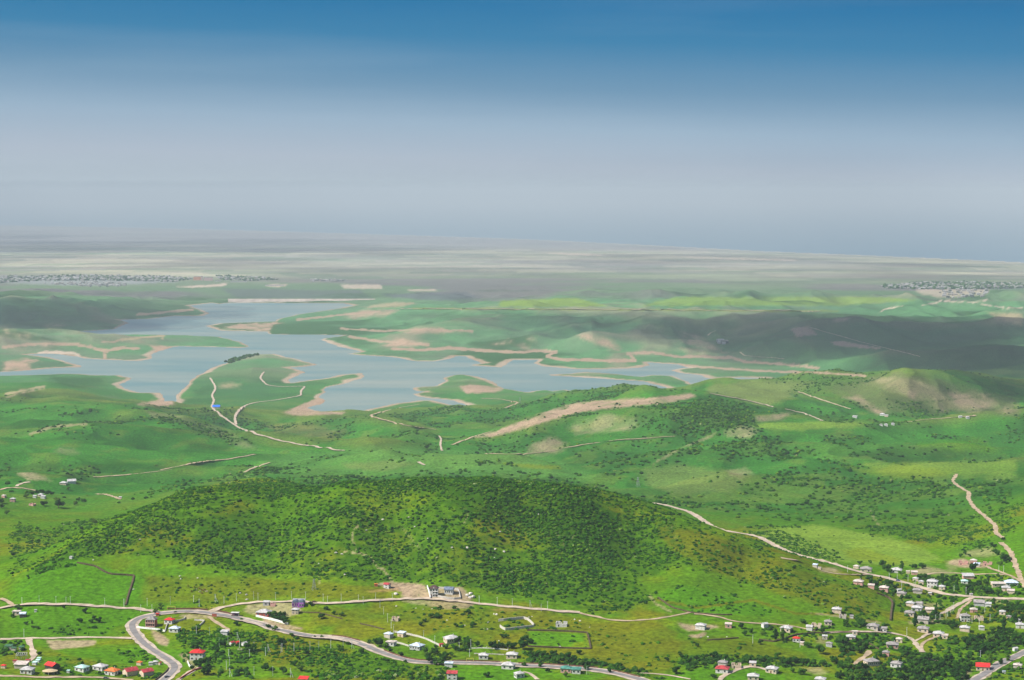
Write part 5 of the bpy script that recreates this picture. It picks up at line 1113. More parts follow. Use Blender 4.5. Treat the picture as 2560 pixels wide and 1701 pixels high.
# the dark-roofed brick house with two balconies, inside the bend
def brick_villa():
    p = place(379, 1566); mp = p[1] / F; root = empty('brick_villa', tuple(p), math.radians(-7)); W, D = 24 * mp, 20 * mp; h = 6.6
    tag(root, 'red brick house with dark slate roof and two long balconies, inside the road bend', 'house')
    boxes_obj('wall', [(-W / 2, W / 2, -D / 2, D / 2, -2.5, h)], MAT['wall_R'], root); roof_mesh('hip', W, D, h, .4, root, MAT['roof_s'], 3.0)
    V = [(-1.5, -D / 2 - .3, h + .2), (1.5, -D / 2 - .3, h + .2), (0, -D / 2 - .3, h + 2.0), (0, -D / 2 + 3, h + 2.0), (-1.5, -D / 2 + 1, h + .2), (1.5, -D / 2 + 1, h + .2)]
    poly_obj('dormer', V, [(0, 1, 2), (1, 5, 3, 2), (4, 0, 2, 3)], MAT['wall_W'], root)
    for z in (.4, 3.6):
        b = boxes_obj('balcony', [(-W / 2, W / 2, -D / 2 - 1.5, -D / 2 - .003, z - .2, z), (-W / 2, W / 2, -D / 2 - 1.5, -D / 2 - 1.35, z + .003, z + .95)], MAT['wall_P'], root)
        for k in range(5): boxes_obj('post', [(-W / 2 + (W - .3) * k / 4, -W / 2 + (W - .3) * k / 4 + .3, -D / 2 - 1.32, -D / 2 - 1.05, z + .95, z + 2.9)], MAT['wall_P'], b)
        for k in range(4): window(root, -W / 2 + W * (k + .5) / 4, -D / 2 - .05, z + .3, 1.5, 2.2, 'f')
    THINGS.append((379, 1556, 'the brick house with balconies'))
brick_villa()
def purple_house():
    p = place(746, 1516); mp = p[1] / F; root = empty('purple_house', tuple(p), math.radians(-6)); W, D = 31 * mp, 13 * mp; h = 4.0
    tag(root, 'purple and white house with two rounded grey roofs beside the upper dirt road', 'house')
    boxes_obj('wall', [(-W / 2, .0, -D / 2, D / 2, -2, h)], MAT['wall_W'], root); o = boxes_obj('wall', [(.003, W / 2, -D / 2 - .8, D / 2, -2, h)], MAT['wall_U'], root); o['label'] = 'purple right half of the wall'
    for cx, sgn in ((-W / 4, 0), (W / 4, 1)):
        n = 10; V = []; R = W / 4 - .1
        for y in (-D / 2 - .5, D / 2 + .3):
            for k in range(n + 1): a = math.pi * k / n; V.append((cx - R * math.cos(a), y, h + 2.3 * math.sin(a)))
        Fs = [(k, k + 1, n + 2 + k, n + 1 + k) for k in range(n)] + [tuple(range(n + 1))[::-1], tuple(range(n + 1, 2 * n + 2)), (0, n + 1, 2 * n + 1, n)]
        poly_obj('roof', V, Fs, MAT['roof_n'], root)
    boxes_obj('parapet', [(-W / 2 - .4, W / 2 + .3, D / 2 + .35, D / 2 + .8, -1, h + 2.6)], MAT['wall_W'], root)
    for k in range(5):
        window(root, -W / 2 + W * (k + .5) / 5, (-D / 2 if k < 3 else -D / 2 - .8) - .05, 1.0, 1.1, 1.9, 'f')
    for k in range(4): boxes_obj('column', [(-W / 2 + .3 + k * W * .13, -W / 2 + .7 + k * W * .13, -D / 2 - .6, -D / 2 - .25, -1, h - .02)], MAT['wall_U'], root)
    THINGS.append((746, 1508, 'the purple house'))
purple_house()
def brown_house():
    p = place(1085, 1490); mp = p[1] / F; root = empty('brown_roof_house', tuple(p), math.radians(-5)); W, D = 21 * mp, 14 * mp; h = 7.4
    tag(root, 'three-storey pale house with dark brown roof and white dormer above a dirt lot', 'house')
    boxes_obj('wall', [(-W / 2, W / 2, -D / 2, D / 2, -3, h)], MAT['wall_W'], root); roof_mesh('hip', W, D, h, .5, root, MAT['roof_d'], 2.6)
    poly_obj('dormer', [(-.9, -D / 2 - .4, h + .2), (1.1, -D / 2 - .4, h + .2), (.1, -D / 2 - .4, h + 1.7), (.1, -D / 2 + 2.6, h + 1.7), (-.9, -D / 2 + 1, h + .2), (1.1, -D / 2 + 1, h + .2)], [(0, 1, 2), (1, 5, 3, 2), (4, 0, 2, 3)], MAT['wall_W'], root)
    for s in range(3):
        for k in range(3):
            if s < 2 and k == 0: continue
            window(root, -W / 2 + W * (k + .5) / 3, -D / 2 - .05, .4 + 2.4 * s, 1.5, 1.4, 'f')
    for s in (1, 2): boxes_obj('balcony', [(0, W / 2 + .2, -D / 2 - 1.2, -D / 2 - .003, 2.4 * s - .15, 2.4 * s)], MAT['concrete'], root)
    boxes_obj('door', [(-W * .35, -W * .35 + 1, -D / 2 - .06, -D / 2 - .003, 0, 2)], MAT['door_brown'], root)
    THINGS.append((1085, 1481, 'the three-storey brown-roofed house'))
brown_house()
# open canopy kiosk by the road
def kiosk():
    p = place(588, 1540); mp = p[1] / F; root = empty('canopy', tuple(p), math.radians(-6)); W, D = 21 * mp, 4.2
    tag(root, 'open white roadside canopy with purple back panel on posts', 'canopy')
    boxes_obj('roof', [(-W / 2, W / 2, -D / 2, D / 2, 3.0, 3.3)], MAT['wall_W'], root); boxes_obj('back_panel', [(-W / 2 + .5, W / 2 - .6, D / 2 - .3, D / 2 - .1, .3, 2.98)], MAT['tarp_purple'], root)
    for sx in (-1, 1):
        for sy in (-1, 1): boxes_obj('post', [(sx * (W / 2 - .3) - .12, sx * (W / 2 - .3) + .12, sy * (D / 2 - .45) - .12, sy * (D / 2 - .45) + .12, -1.5, 2.99)], MAT['wall_W'], root)
    boxes_obj('counter', [(-W / 2 + .6, W / 2 - .6, -D / 2 + .2, -D / 2 + .7, -1, .9)], MAT['wall_D'], root); THINGS.append((588, 1532, 'the white canopy'))
kiosk()
# unfinished white frame
def frame():
    p = place(54, 1645); mp = p[1] / F; root = empty('timber_frame', tuple(p), math.radians(8)); W, D = 25 * mp, 9.0
    tag(root, 'unfinished white post and beam frame without roof beside a dirt lane', 'frame')
    for sx in (-1, 0, 1):
        for sy in (-1, 1): boxes_obj('post', [(sx * W / 2 - .16, sx * W / 2 + .16, sy * D / 2 - .16, sy * D / 2 + .16, -2, 3.2)], MAT['concrete'], root)
    for sy in (-1, 1): boxes_obj('beam', [(-W / 2 - .2, W / 2 + .2, sy * D / 2 - .17, sy * D / 2 + .17, 3.203, 3.5)], MAT['concrete'], root)
    for k in range(6): boxes_obj('rafter', [(-W / 2 + W * k / 5 - .1, -W / 2 + W * k / 5 + .1, -D / 2 - .5, D / 2 + .5, 3.503, 3.7)], MAT['concrete'], root)
    THINGS.append((54, 1640, 'the unfinished white frame'))
frame()
# round tan canopies of the lower left hamlet, red sign, water tank, pipe arches
def round_pen():
    p = place(125, 1684); root = empty('thatched_canopy', tuple(p)); tag(root, 'low round tan canopy with posts in front of the dark red-roofed house', 'canopy'); n = 16; R = 6.5
    V = [(R * math.cos(6.283 * k / n), R * .8 * math.sin(6.283 * k / n), 2.3) for k in range(n)] + [(R * .5 * math.cos(6.283 * k / n), R * .4 * math.sin(6.283 * k / n), 3.3) for k in range(n)] + [(0, 0, 3.7)]
    poly_obj('roof', V, [(k, (k + 1) % n, n + (k + 1) % n, n + k) for k in range(n)] + [(n + k, n + (k + 1) % n, 2 * n) for k in range(n)], M('thatch', (.48, .37, .22), scale=1.2), root)
    for k in range(0, n, 2): x, y = R * .9 * math.cos(6.283 * k / n), R * .72 * math.sin(6.283 * k / n); boxes_obj('post', [(x - .15, x + .15, y - .15, y + .15, -1.5, 2.5)], MAT['stone_pale'], root)
round_pen()
def sign():
    p = place(536, 1546); root = empty('billboard', tuple(p), math.radians(-10)); tag(root, 'red billboard on two posts by the dirt lane turn', 'billboard')
    boxes_obj('panel', [(-2.2, 2.2, -.1, .1, 1.4, 4.2)], MAT['rust_red'], root)
    for s in (-1, 1): boxes_obj('post', [(s * 1.5 - .1, s * 1.5 + .1, .11, .3, -1, 4.1)], MAT['white_metal'], root)
sign()
def pipe_arch(px, py, wpx, hm, label, yaw=0, name='pipe_arch'):
    p = place(px, py); W = wpx * p[1] / F; root = empty(name, tuple(p), math.radians(yaw)); tag(root, label, 'gas pipe')
    boxes_obj('crossbar', [(-W / 2, W / 2, -.16, .16, hm, hm + .32)], MAT['yellow_paint'], root)
    for s in (-1, 1): boxes_obj('upright', [(s * (W / 2 - .16) - .16, s * (W / 2 - .16) + .16, -.16, .16, -1.5, hm - .003)], MAT['yellow_paint'], root)
pipe_arch(428, 1526, 21, 3.4, 'yellow gas pipe arch above the upper side of the road bend'); pipe_arch(1175, 1656, 18, 3.2, 'yellow gas pipe arch over the entry beside the white lawn house'); pipe_arch(1262, 1663, 14, 3.2, 'yellow gas pipe arch left of the house with the green front roof'); pipe_arch(531, 1527, 13, 2.6, 'pale gas pipe arch at the dirt road junction', 0)

# walls and banks: upright strips along a line on the ground
def wall_line(line, hgt, thick, mat, label, cat='wall', name='wall', lift=0.0, beyond=None, posts=0):
    W = path_world(line, beyond); d = np.concatenate([[0], np.cumsum(np.hypot(*np.diff(W, axis=0).T))]); n = max(3, min(120, int(d[-1] / 4))); P = np.array(line, float)
    q = np.linspace(0, d[-1], n); X = np.stack([np.interp(q, d, W[:, 0]), np.interp(q, d, W[:, 1])], 1); T = np.gradient(X, axis=0); T /= np.linalg.norm(T, axis=1)[:, None] + 1e-9; Nn = np.stack([-T[:, 1], T[:, 0]], 1) * thick / 2
    z = height(X[:, 0], X[:, 1]); hh = hgt * (1 + .10 * (vnoise(q / 3.0, q * 0, 5) - .5)); org = X.mean(0)
    rows = [np.column_stack([X + Nn, z - 1.2]), np.column_stack([X + Nn, z + hh]), np.column_stack([X - Nn, z + hh]), np.column_stack([X - Nn, z - 1.2])]
    V = np.concatenate(rows); Fs = []
    for k in range(3): Fs += [(k * n + i, k * n + i + 1, (k + 1) * n + i + 1, (k + 1) * n + i) for i in range(n - 1)]
    Fs += [(0, n, 2 * n, 3 * n), (n - 1, 4 * n - 1, 3 * n - 1, 2 * n - 1)]
    V[:, :2] -= org; V[:, 2] -= z[0]
    o = poly_obj(name, V, Fs, MAT[mat]); o.location = (org[0], org[1], z[0]); tag(o, label, cat)
    if posts:
        for k in range(posts):
            i = int(round((n - 1) * k / (posts - 1))); x, y = X[i] - org; zz_ = z[i] - z[0]; boxes_obj('post', [(x - .22, x + .22, y - .22, y + .22, zz_ + hgt * .5, zz_ + hgt + 1.3)], MAT['concrete'], o)
    return o
wall_line([(342,1570),(366,1573),(390,1575),(413,1580)], 1.6, .5, 'white_metal', 'white yard wall in front of the brick house with balconies')
wall_line([(420,1558),(417,1566),(413,1579)], 1.6, .5, 'stone_pale', 'pale side wall between brick house garden and bluish-roofed house')
wall_line([(436,1556),(450,1553),(463,1551),(463,1544)], 1.5, .5, 'stone_pale', 'grey plot wall right of the red hip roof')
wall_line([(486,1552),(514,1553),(506,1560),(494,1570)], 1.5, .5, 'stone_pale', 'ruined corner wall below the dirt lot of the bend')
wall_line([(640,1542),(680,1551),(720,1562)], 1.8, .6, 'white_metal', 'long white roadside wall below the red-walled house')
wall_line([(1246,1554),(1272,1551),(1314,1547),(1326,1556),(1335,1566)], 2.2, .6, 'stone_pale', 'pale concrete wall round three sides of an empty plot')
wall_line([(1250,1568),(1261,1577),(1298,1573),(1335,1568)], 2.2, .6, 'stone_pale', 'front wall of the empty walled plot with its broken corner')
wall_line([(984,1581),(1015,1586),(1050,1594),(1070,1601),(1092,1612),(1106,1618)], 1.5, .5, 'stone_pale', 'long beige yard wall running from bluish outbuilding to tiny red shed')
wall_line([(992,1608),(1018,1615),(1022,1617)], 1.4, .5, 'stone_pale', 'short beige wall left of the large grey-walled house')
wall_line([(1177,1622),(1205,1621),(1240,1623),(1270,1626)], .8, .4, 'concrete', 'low lawn fence carrying a row of white posts', 'fence', 'post_fence', posts=13)
wall_line([(1185,1635),(1225,1636),(1261,1638)], .7, .5, 'stone_pale', 'low tan terrace wall behind the white lawn house')
wall_line([(1068,1468),(1072,1480),(1076,1498)], 2.0, .6, 'white_metal', 'white side wall left of the three-storey brown-roofed house')
wall_line([(1094,1493),(1120,1498),(1136,1500),(1150,1498)], 1.9, .5, 'stone_pale', 'pale street wall before the slate-blue roof')
wall_line([(1133,1474),(1146,1475),(1149,1486),(1151,1498)], 1.9, .5, 'stone_pale', 'pale garden wall right of the slate-blue roof')
wall_line([(1095,1472),(1112,1471),(1113,1480)], 1.9, .5, 'stone_pale', 'pale wall between brown roof and slate-blue roof')
wall_line([(450,1699),(470,1686),(486,1677),(508,1671)], 1.4, .6, 'rust_red', 'brick-red retaining wall beside the side lane')
wall_line([(469,1656),(474,1670),(480,1672),(480,1667)], 1.6, .5, 'white_metal', 'white yard wall at the corner of the scarlet-roofed house')
# dark banks and hedged borders of the fields
wall_line([(193,1408),(215,1412),(240,1417),(258,1429),(278,1437),(310,1438),(335,1440)], 1.3, 1.6, 'earth_bank', 'dark field bank along the top of the left green field', 'field bank', 'field_bank')
wall_line([(335,1441),(331,1458),(322,1485),(314,1514)], 1.3, 1.6, 'earth_bank', 'dark field bank down the right side of the left green field', 'field bank', 'field_bank')
wall_line([(1318,1577),(1380,1578),(1430,1580),(1468,1583)], 1.2, 1.3, 'earth_bank', 'dark upper bank of the rectangular green field', 'field bank', 'field_bank')
wall_line([(1468,1583),(1473,1602),(1477,1623)], 1.2, 1.3, 'earth_bank', 'dark right bank of the rectangular green field', 'field bank', 'field_bank')
wall_line([(1320,1617),(1380,1620),(1430,1622),(1477,1623)], 1.2, 1.3, 'earth_bank', 'dark lower bank of the rectangular green field', 'field bank', 'field_bank')
wall_line([(1768,1601),(1800,1600),(1846,1596)], 1.0, 1.2, 'earth_bank', 'short dark bank below the rubble strip', 'field bank', 'field_bank')
wall_line([(1645,1495),(1680,1520),(1730,1533),(1790,1538),(1830,1538)], 1.0, 1.4, 'earth_bank', 'dark bank under the bright green slope right of the hill', 'field bank', 'field_bank')
wall_line([(2192,1484),(2222,1495),(2232,1508),(2228,1530),(2226,1552)], 1.4, 1.8, 'earth_bank', 'dark bank at the right foot of the speckled slope', 'field bank', 'field_bank')
wall_line([(1898,1600),(1935,1606),(1990,1588),(2040,1583),(2062,1585)], 1.2, 1.2, 'earth_bank', 'long dark yard bank below the pale roof behind the poplars', 'field bank', 'field_bank')
wall_line([(2066,1583),(2110,1581),(2150,1581)], 1.0, .8, 'brown_fence', 'dark brown fence along the upper lane of the right village', 'fence', 'board_fence')
wall_line([(2130,1594),(2170,1608),(2200,1626)], 1.0, .9, 'earth_bank', 'dark bank slanting across the green plot of the right village', 'field bank', 'field_bank')
wall_line([(900,1560),(925,1565),(958,1574)], .7, 1.4, 'earth_bank', 'short dark bank in the open meadow above the asphalt road', 'field bank', 'field_bank')
wall_line([(750,1531),(800,1533),(830,1541),(855,1548)], .7, 1.2, 'earth_bank', 'thin dark bank right of the beige box house', 'field bank', 'field_bank')
wall_line([(418,1523.5),(450,1523.5),(490,1524),(520,1526)], 1.3, .5, 'brown_fence', 'dark brown fence along the top of the road bend', 'fence', 'board_fence')
wall_line([(545,1529),(570,1534),(585,1538)], 1.3, .5, 'brown_fence', 'dark brown fence left of the white canopy', 'fence', 'board_fence')
wall_line([(830,1590),(860,1593),(900,1603)], 1.2, .5, 'brown_fence', 'dark brown fence above the road left of the round dark tree', 'fence', 'board_fence')
wall_line([(960,1627),(985,1637),(1014,1646),(1041,1651),(1072,1653)], 1.2, .5, 'brown_fence', 'dark brown fence above the road below the large grey-walled house', 'fence', 'board_fence')
wall_line([(1130,1653),(1190,1654),(1250,1656)], 1.2, .5, 'brown_fence', 'dark brown fence below the white lawn house', 'fence', 'board_fence')
wall_line([(1296,1659.5),(1370,1662),(1440,1667),(1495,1671)], 1.2, .5, 'brown_fence', 'dark brown fence above the road behind the green-roofed house', 'fence', 'board_fence')
wall_line([(1530,1677),(1565,1685),(1600,1694)], 1.2, .5, 'brown_fence', 'dark brown fence above the road near the bottom edge', 'fence', 'board_fence')
wall_line([(425,1684),(412,1695),(404,1701)], 1.2, .5, 'brown_fence', 'dark fence on the inner side of the lower bend', 'fence', 'board_fence') if 0 else None
wall_line([(422,1672),(416,1681),(400,1694),(388,1703)], 1.4, .6, 'earth_bank', 'dark roadside bank between dull red roof and asphalt road', 'field bank', 'field_bank')

# ------------------------------------------------------------------ poles, pylons
_pole = {}
def pole_parts(kind):
    if kind not in _pole:
        Bp = [(-.13, .13, -.13, .13, -1.0, 7.6)]; v, f = box_vf(*Bp[0]); v[4:, :2] *= .7; a = np_mesh('post', v, [i for q in f for i in q], [4] * 6); a.materials.append(MAT['white_metal'])
        v, f = box_vf(-.8, .8, -.06, .06, 7.1, 7.25); b = np_mesh('crossarm', v, [i for q in f for i in q], [4] * 6); b.materials.append(MAT['steel'])
        V = np.array([(1.9, -.1, -.6), (2.15, -.1, -.6), (2.15, .1, -.6), (1.9, .1, -.6), (.0, -.08, 6.2), (.2, -.08, 6.2), (.2, .08, 6.2), (.0, .08, 6.2)]); c = np_mesh('stay', V, [i for q in f for i in q], [4] * 6)
        c = np_mesh('stay', V, [0, 3, 2, 1, 4, 5, 6, 7, 0, 1, 5, 4, 1, 2, 6, 5, 2, 3, 7, 6, 3, 0, 4, 7], [4] * 6); c.materials.append(MAT['white_metal']); _pole[kind] = (a, b, c)
    return _pole[kind]
def near_ref(px, py, reach=70):
    best, bd = None, reach
    for (qx, qy, ref) in THINGS:
        d = math.hypot(px - qx, (py - qy) * 1.6)
        if d < bd: best, bd = (qx, qy, ref), d
    if best is None: return None
    dx, dy = px - best[0], py - best[1]
    side = ('right of' if dx > 0 else 'left of') if abs(dx) > abs(dy) * 1.6 else ('in front of' if dy > 0 else 'behind')
    return ('just ' if bd < 22 else '') + side + ' ' + best[2]
_used = {}
def uniq(label, group):
    """things nothing tells apart share the label and then also a group"""
    _used.setdefault(label, []).append(group); return label
PEND = []
def pole(px, py, row, stay=False):
    p = place(px, py); o = empty('utility_pole', tuple(p), float(rng.uniform(-.3, .3))); a, b, c = pole_parts('p'); obj('post', a, None, o); obj('crossarm', b, None, o)
    if stay: obj('stay', c, None, o)
    o.scale = (1.15, 1.15, float(rng.uniform(.92, 1.08)))
    r = near_ref(px, py, 45); lb = ('white braced utility pole ' if stay else 'white utility pole ') + (r if r else row); PEND.append((o, lb, 'utility pole', 'white utility poles ' + (r if r else row)))
R1 = 'in the row along the upper left dirt road'; R2 = 'in the row along the upper dirt road'; R3 = 'in the meadow below the asphalt road'; R4 = 'in the line down the open pasture'; R5 = 'in the right village'
for x, y in [(55,1512),(98,1510),(140,1510),(165,1511),(176,1511),(262,1515),(310,1518),(368,1516),(352,1531),(380,1532),(426,1512)]: pole(x, y, R1)
for x, y in [(484,1509),(498,1518),(560,1510),(591,1504),(634,1499),(645,1502),(689,1501),(729,1498),(764,1498),(808,1504),(819,1509),(853,1506),(896,1506),(908,1511),(939,1501),(981,1504),(1198,1509),(1243,1514),(1281,1516),(1353,1529),(1369,1524)]: pole(x, y, R2)
for x, y in [(538,1506),(1325,1520)]: pole(x, y, R2, True)
for x, y in [(491,1587),(524,1589),(548,1617),(570,1611),(599,1620),(635,1628),(624,1645),(572,1646),(574,1666),(566,1675),(635,1689),(664,1640),(702,1633),(705,1630),(735,1630),(775,1626),(797,1626),(827,1622),(858,1620),(682,1690),(60,1594)]: pole(x, y, R3)
for x, y in [(593,1601),(574,1692),(670,1632),(726,1694),(879,1623)]: pole(x, y, R3, True)
for x, y in [(950,1520),(959,1536),(969,1556),(978,1571),(984,1582),(1059,1597),(1087,1611),(1148,1627),(1177,1622),(1174,1643)]: pole(x, y, R4)
pole(1467, 1687, 'x', True)
for x, y in [(1882,1609),(2000,1619),(2339,1556),(2350,1554),(2365,1547),(2369,1542),(2376,1535),(2380,1531),(2384,1527),(2430,1558),(2448,1565),(2475,1554),(2451,1647),(2267,1589),(2306,1558),(2462,1531),(2243,1449),(2270,1454),(2289,1461),(2254,1474),(2285,1475),(2353,1478),(2385,1483),(2415,1487),(2497,1430),(2509,1432),(2223,1451),(2119,1431)]: pole(x, y, R5)
def pylon(px, py, hm, label):
    p = place(px, py); root = empty('pylon', tuple(p), .4); tag(root, label, 'pylon'); V, Fs = [], []; b, t = hm * .16, hm * .03
    def bar(a, c, r=.09):
        a, c = np.array(a, float), np.array(c, float); d = c - a; d /= np.linalg.norm(d); u = np.cross(d, (.31, .77, .2)); u /= np.linalg.norm(u); w_ = np.cross(d, u); o = len(V)
        for q in (a, c):
            for s1, s2 in ((-1, -1), (1, -1), (1, 1), (-1, 1)): V.append(q + (u * s1 + w_ * s2) * r)
        Fs.extend([(o, o + 1, o + 5, o + 4), (o + 1, o + 2, o + 6, o + 5), (o + 2, o + 3, o + 7, o + 6), (o + 3, o, o + 4, o + 7)])
    def lv(z): s = b + (t - b) * z / hm; return [(-s, -s, z), (s, -s, z), (s, s, z), (-s, s, z)]
    for k in range(4): bar(lv(-.6)[k], lv(hm)[k], .12)
    zs_ = [0, .28, .52, .72, .88]
    for z0, z1 in zip(zs_[:-1], zs_[1:]):
        A, B_ = lv(z0 * hm), lv(z1 * hm)
        for k in range(4): bar(A[k], B_[(k + 1) % 4], .06); bar(B_[k], B_[(k + 1) % 4], .06)
    poly_obj('tower', V, Fs, MAT['steel'], root); boxes_obj('crossarm', [(-hm * .16, hm * .16, -.12, .12, hm * .9, hm * .9 + .25)], MAT['steel'], root)
pylon(785, 1475, 10.5, 'grey lattice pylon at the foot of the scrub hill above the dirt road'); pylon(1595, 1218, 17, 'faint lattice pylon standing beyond the right shoulder of the scrub hill'); pylon(1300, 1010, 20, 'slender pylon on the pale lane south of the lake')

# ------------------------------------------------------------------ cars, animals, boulders
def car(px, py, yaw, mat, label):
    p = place(px, py); root = empty('car', (p[0], p[1], p[2] + .45), math.radians(yaw)); tag(root, label, 'car')
    V = [(-2.2, -.88, .3), (2.2, -.88, .3), (2.2, .88, .3), (-2.2, .88, .3), (-2.2, -.88, .85), (2.2, -.88, .8), (2.2, .88, .8), (-2.2, .88, .85)]; Fs = [(3, 2, 1, 0), (4, 5, 6, 7), (0, 1, 5, 4), (1, 2, 6, 5), (2, 3, 7, 6), (3, 0, 4, 7)]
    poly_obj('body', V, Fs, MAT[mat], root); V = [(-1.9, -.82, .853), (1.2, -.82, .853), (1.2, .82, .853), (-1.9, .82, .853), (-1.35, -.68, 1.42), (.45, -.68, 1.42), (.45, .68, 1.42), (-1.35, .68, 1.42)]; poly_obj('cabin', V, Fs, MAT['glass_dark'], root)
    boxes_obj('roof', [(-1.3, .4, -.66, .66, 1.423, 1.47)], MAT[mat], root)
    for sx in (-1.35, 1.35):
        for sy in (-.9, .9):
            n = 10; V = [(.33 * math.cos(6.283 * k / n), y, .33 * math.sin(6.283 * k / n)) for y in (-.1, .1) for k in range(n)]; o = poly_obj('wheel', V, [(k, (k + 1) % n, n + (k + 1) % n, n + k) for k in range(n)] + [tuple(range(n))[::-1], tuple(range(n, 2 * n))], MAT['tyre'], root); o.location = (sx, sy, .33)
car(417, 1695, 38, 'car_grey', 'dark grey-blue car on the asphalt road near the bottom edge'); car(2245, 1453.5, -18, 'car_blue', 'blue car on the wide dirt road of the right village'); car(786, 1507.5, -4, 'car_brown', 'brown car parked on the dirt road right of the purple house'); car(265, 1698, -4, 'car_grey', 'dark car on the lane below the orange-roofed house'); car(2228, 1448, -18, 'car_white', 'white car') if 0 else None
def boulder(px, py, r, k, label):
    p = place(px, py); v, f = lump(1, 300 + k, .7, .2); me = np_mesh('boulder', v, f.ravel(), np.full(len(f), 3)); me.materials.append(MAT['stone_pale']); o = obj('boulder', me); o.location = (p[0], p[1], p[2] - .1); o.scale = (r * float(rng.uniform(.9, 1.6)), r, r); o.rotation_euler = (0, 0, float(rng.uniform(0, 6))); PEND.append((o, label, 'boulder', 'pale boulders: ' + label))
bk = 0
for x, y, r in [(1241,1537,1.3),(1235,1536,1.0),(1220,1557,.9),(1219,1574,.9),(1162,1564,.7),(1247,1603,.8),(1322,1544,.8),(1330,1542,.6),(1369,1577,.9),(1437,1550,1.0),(1450,1553,1.0),(1474,1569,.7),(1080,1523,.7),(1040,1521,.7),(991,1516,.8),(1058,1524,.6),(1118,1551,.6),(1400,1617,.7)]: boulder(x, y, r, bk, 'pale boulder on the open pasture below the scrub hill'); bk += 1
for x, y, r in [(990,1487,2.2),(1176,1485,2.0),(1168,1491,2.4),(1183,1494,2.4),(1177,1495,1.8)]: boulder(x, y, r, bk, 'big white boulder beside the dirt lot at the hill foot'); bk += 1
for x, y, r in [(1037,1318,1.2),(957,1300,1.3),(916,1327,1.2),(1238,1374,1.3),(1260,1380,1.3),(1236,1396,1.5),(1332,1303,1.0),(1346,1287,1.0),(840,1383,1.3),(855,1386,1.2),(1130,1370,1.2),(1168,1370,1.4),(1022,1294,1.0),(1070,1347,1.0),(862,1437,.9),(1250,1330,1.0),(350,1350,1.2),(565,1380,1.2),(797,1410,1.0)]: boulder(x, y, r, bk, 'pale rock showing among the bushes of the scrub hill'); bk += 1
for x, y, r in [(600,1484,1.3),(616,1488,1.4),(617,1500,1.3),(233,1401,1.0),(450,1441,.9),(452,1448,.9),(494,1446,.9),(334,1474,.9),(1817,1593,.8),(1752,1594,.9),(1770,1593,.8)]: boulder(x, y, r, bk, 'pale stone lying on grass at the foot of the hill'); bk += 1
def cow(px, py, k):
    p = place(px, py); root = empty('grazing_cow', tuple(p), float(rng.uniform(0, 6))); 
    n = 8; V = []; rings = [(-1.1, .28, 1.12), (-.8, .42, 1.05), (0, .46, 1.0), (.7, .42, 1.05), (1.0, .26, 1.12), (1.35, .16, .85), (1.62, .13, .50), (1.85, .08, .30)]
    for x, r, z in rings: V += [(x, r * .75 * math.cos(6.283 * q / n), z + r * math.sin(6.283 * q / n)) for q in range(n)]
    Fs = [(a * n + q, a * n + (q + 1) % n, (a + 1) * n + (q + 1) % n, (a + 1) * n + q) for a in range(len(rings) - 1) for q in range(n)] + [tuple(range(n))[::-1], tuple(range((len(rings) - 1) * n, len(rings) * n))]
    for lx in (-.85, .75):
        for ly in (-.2, .2):
            o = len(V); V += [(lx - .1, ly - .09, .85), (lx + .1, ly - .09, .85), (lx + .1, ly + .09, .85), (lx - .1, ly + .09, .85), (lx - .06, ly - .05, -.05), (lx + .06, ly - .05, -.05), (lx + .06, ly + .05, -.05), (lx - .06, ly + .05, -.05)]; Fs += [(o, o + 1, o + 5, o + 4), (o + 1, o + 2, o + 6, o + 5), (o + 2, o + 3, o + 7, o + 6), (o + 3, o, o + 4, o + 7), (o + 4, o + 5, o + 6, o + 7)]
    poly_obj('body', V, Fs, MAT['cow_pale' if k % 4 == 0 else 'cow_brown'], root); poly_obj('tail', [(-1.1, -.03, 1.2), (-1.1, .03, 1.2), (-1.25, .03, .5), (-1.25, -.03, .5), (-1.05, -.03, 1.15), (-1.05, .03, 1.15)], [(0, 1, 2, 3), (1, 5, 2), (4, 0, 3)], MAT['cow_brown'], root)
    lb = ('pale' if k % 4 == 0 else 'brown') + ' cow grazing in the herd on the slope above the road bend'; PEND.append((root, lb, 'cow', 'cows grazing above the road bend, ' + ('pale' if k % 4 == 0 else 'brown')))
for k, (x, y) in enumerate([(492,1476),(498,1473),(503,1476),(508,1479),(500,1481),(512,1476),(486,1470),(470,1466),(517,1481),(505,1485),(479,1480)]): cow(x, y, k)

# ------------------------------------------------------------------ trees
def tree(px, py, wpx, kind='round', hw=None, label=None, group=None, name=None, off=None):
    p = place(px, py + (.32 * wpx if kind == 'round' else 0)); mp = p[1] / F; Wd = wpx * mp
    nm = name or ('poplar' if kind == 'poplar' else 'tree'); root = empty(nm, (p[0], p[1], p[2] - .15), float(rng.uniform(0, 6.28)))
    h = (hw or (1.0 * wpx if kind == 'round' else 3 * wpx)) * mp; sc = Wd / (.86 if kind == 'round' else .36)
    a = obj('trunk', TRUNK_ME[kind], None, root); b = obj('crown', CROWN_ME[kind][int(rng.integers(len(CROWN_ME[kind])))], None, root)
    root.scale = (sc, sc, h / .98)
    r = near_ref(px, py, 80)
    if label is None:
        size = 'large' if wpx >= 18 else 'medium' if wpx >= 12 else 'small'
        label = (f'{size} round dark green tree ' if kind == 'round' else 'tall slim dark poplar ') + (r if r else 'standing in open grass')
        group = ('round trees ' if kind == 'round' else 'poplars ') + (r if r else 'in open grass')
    PEND.append((root, label, 'tree', group)); return root
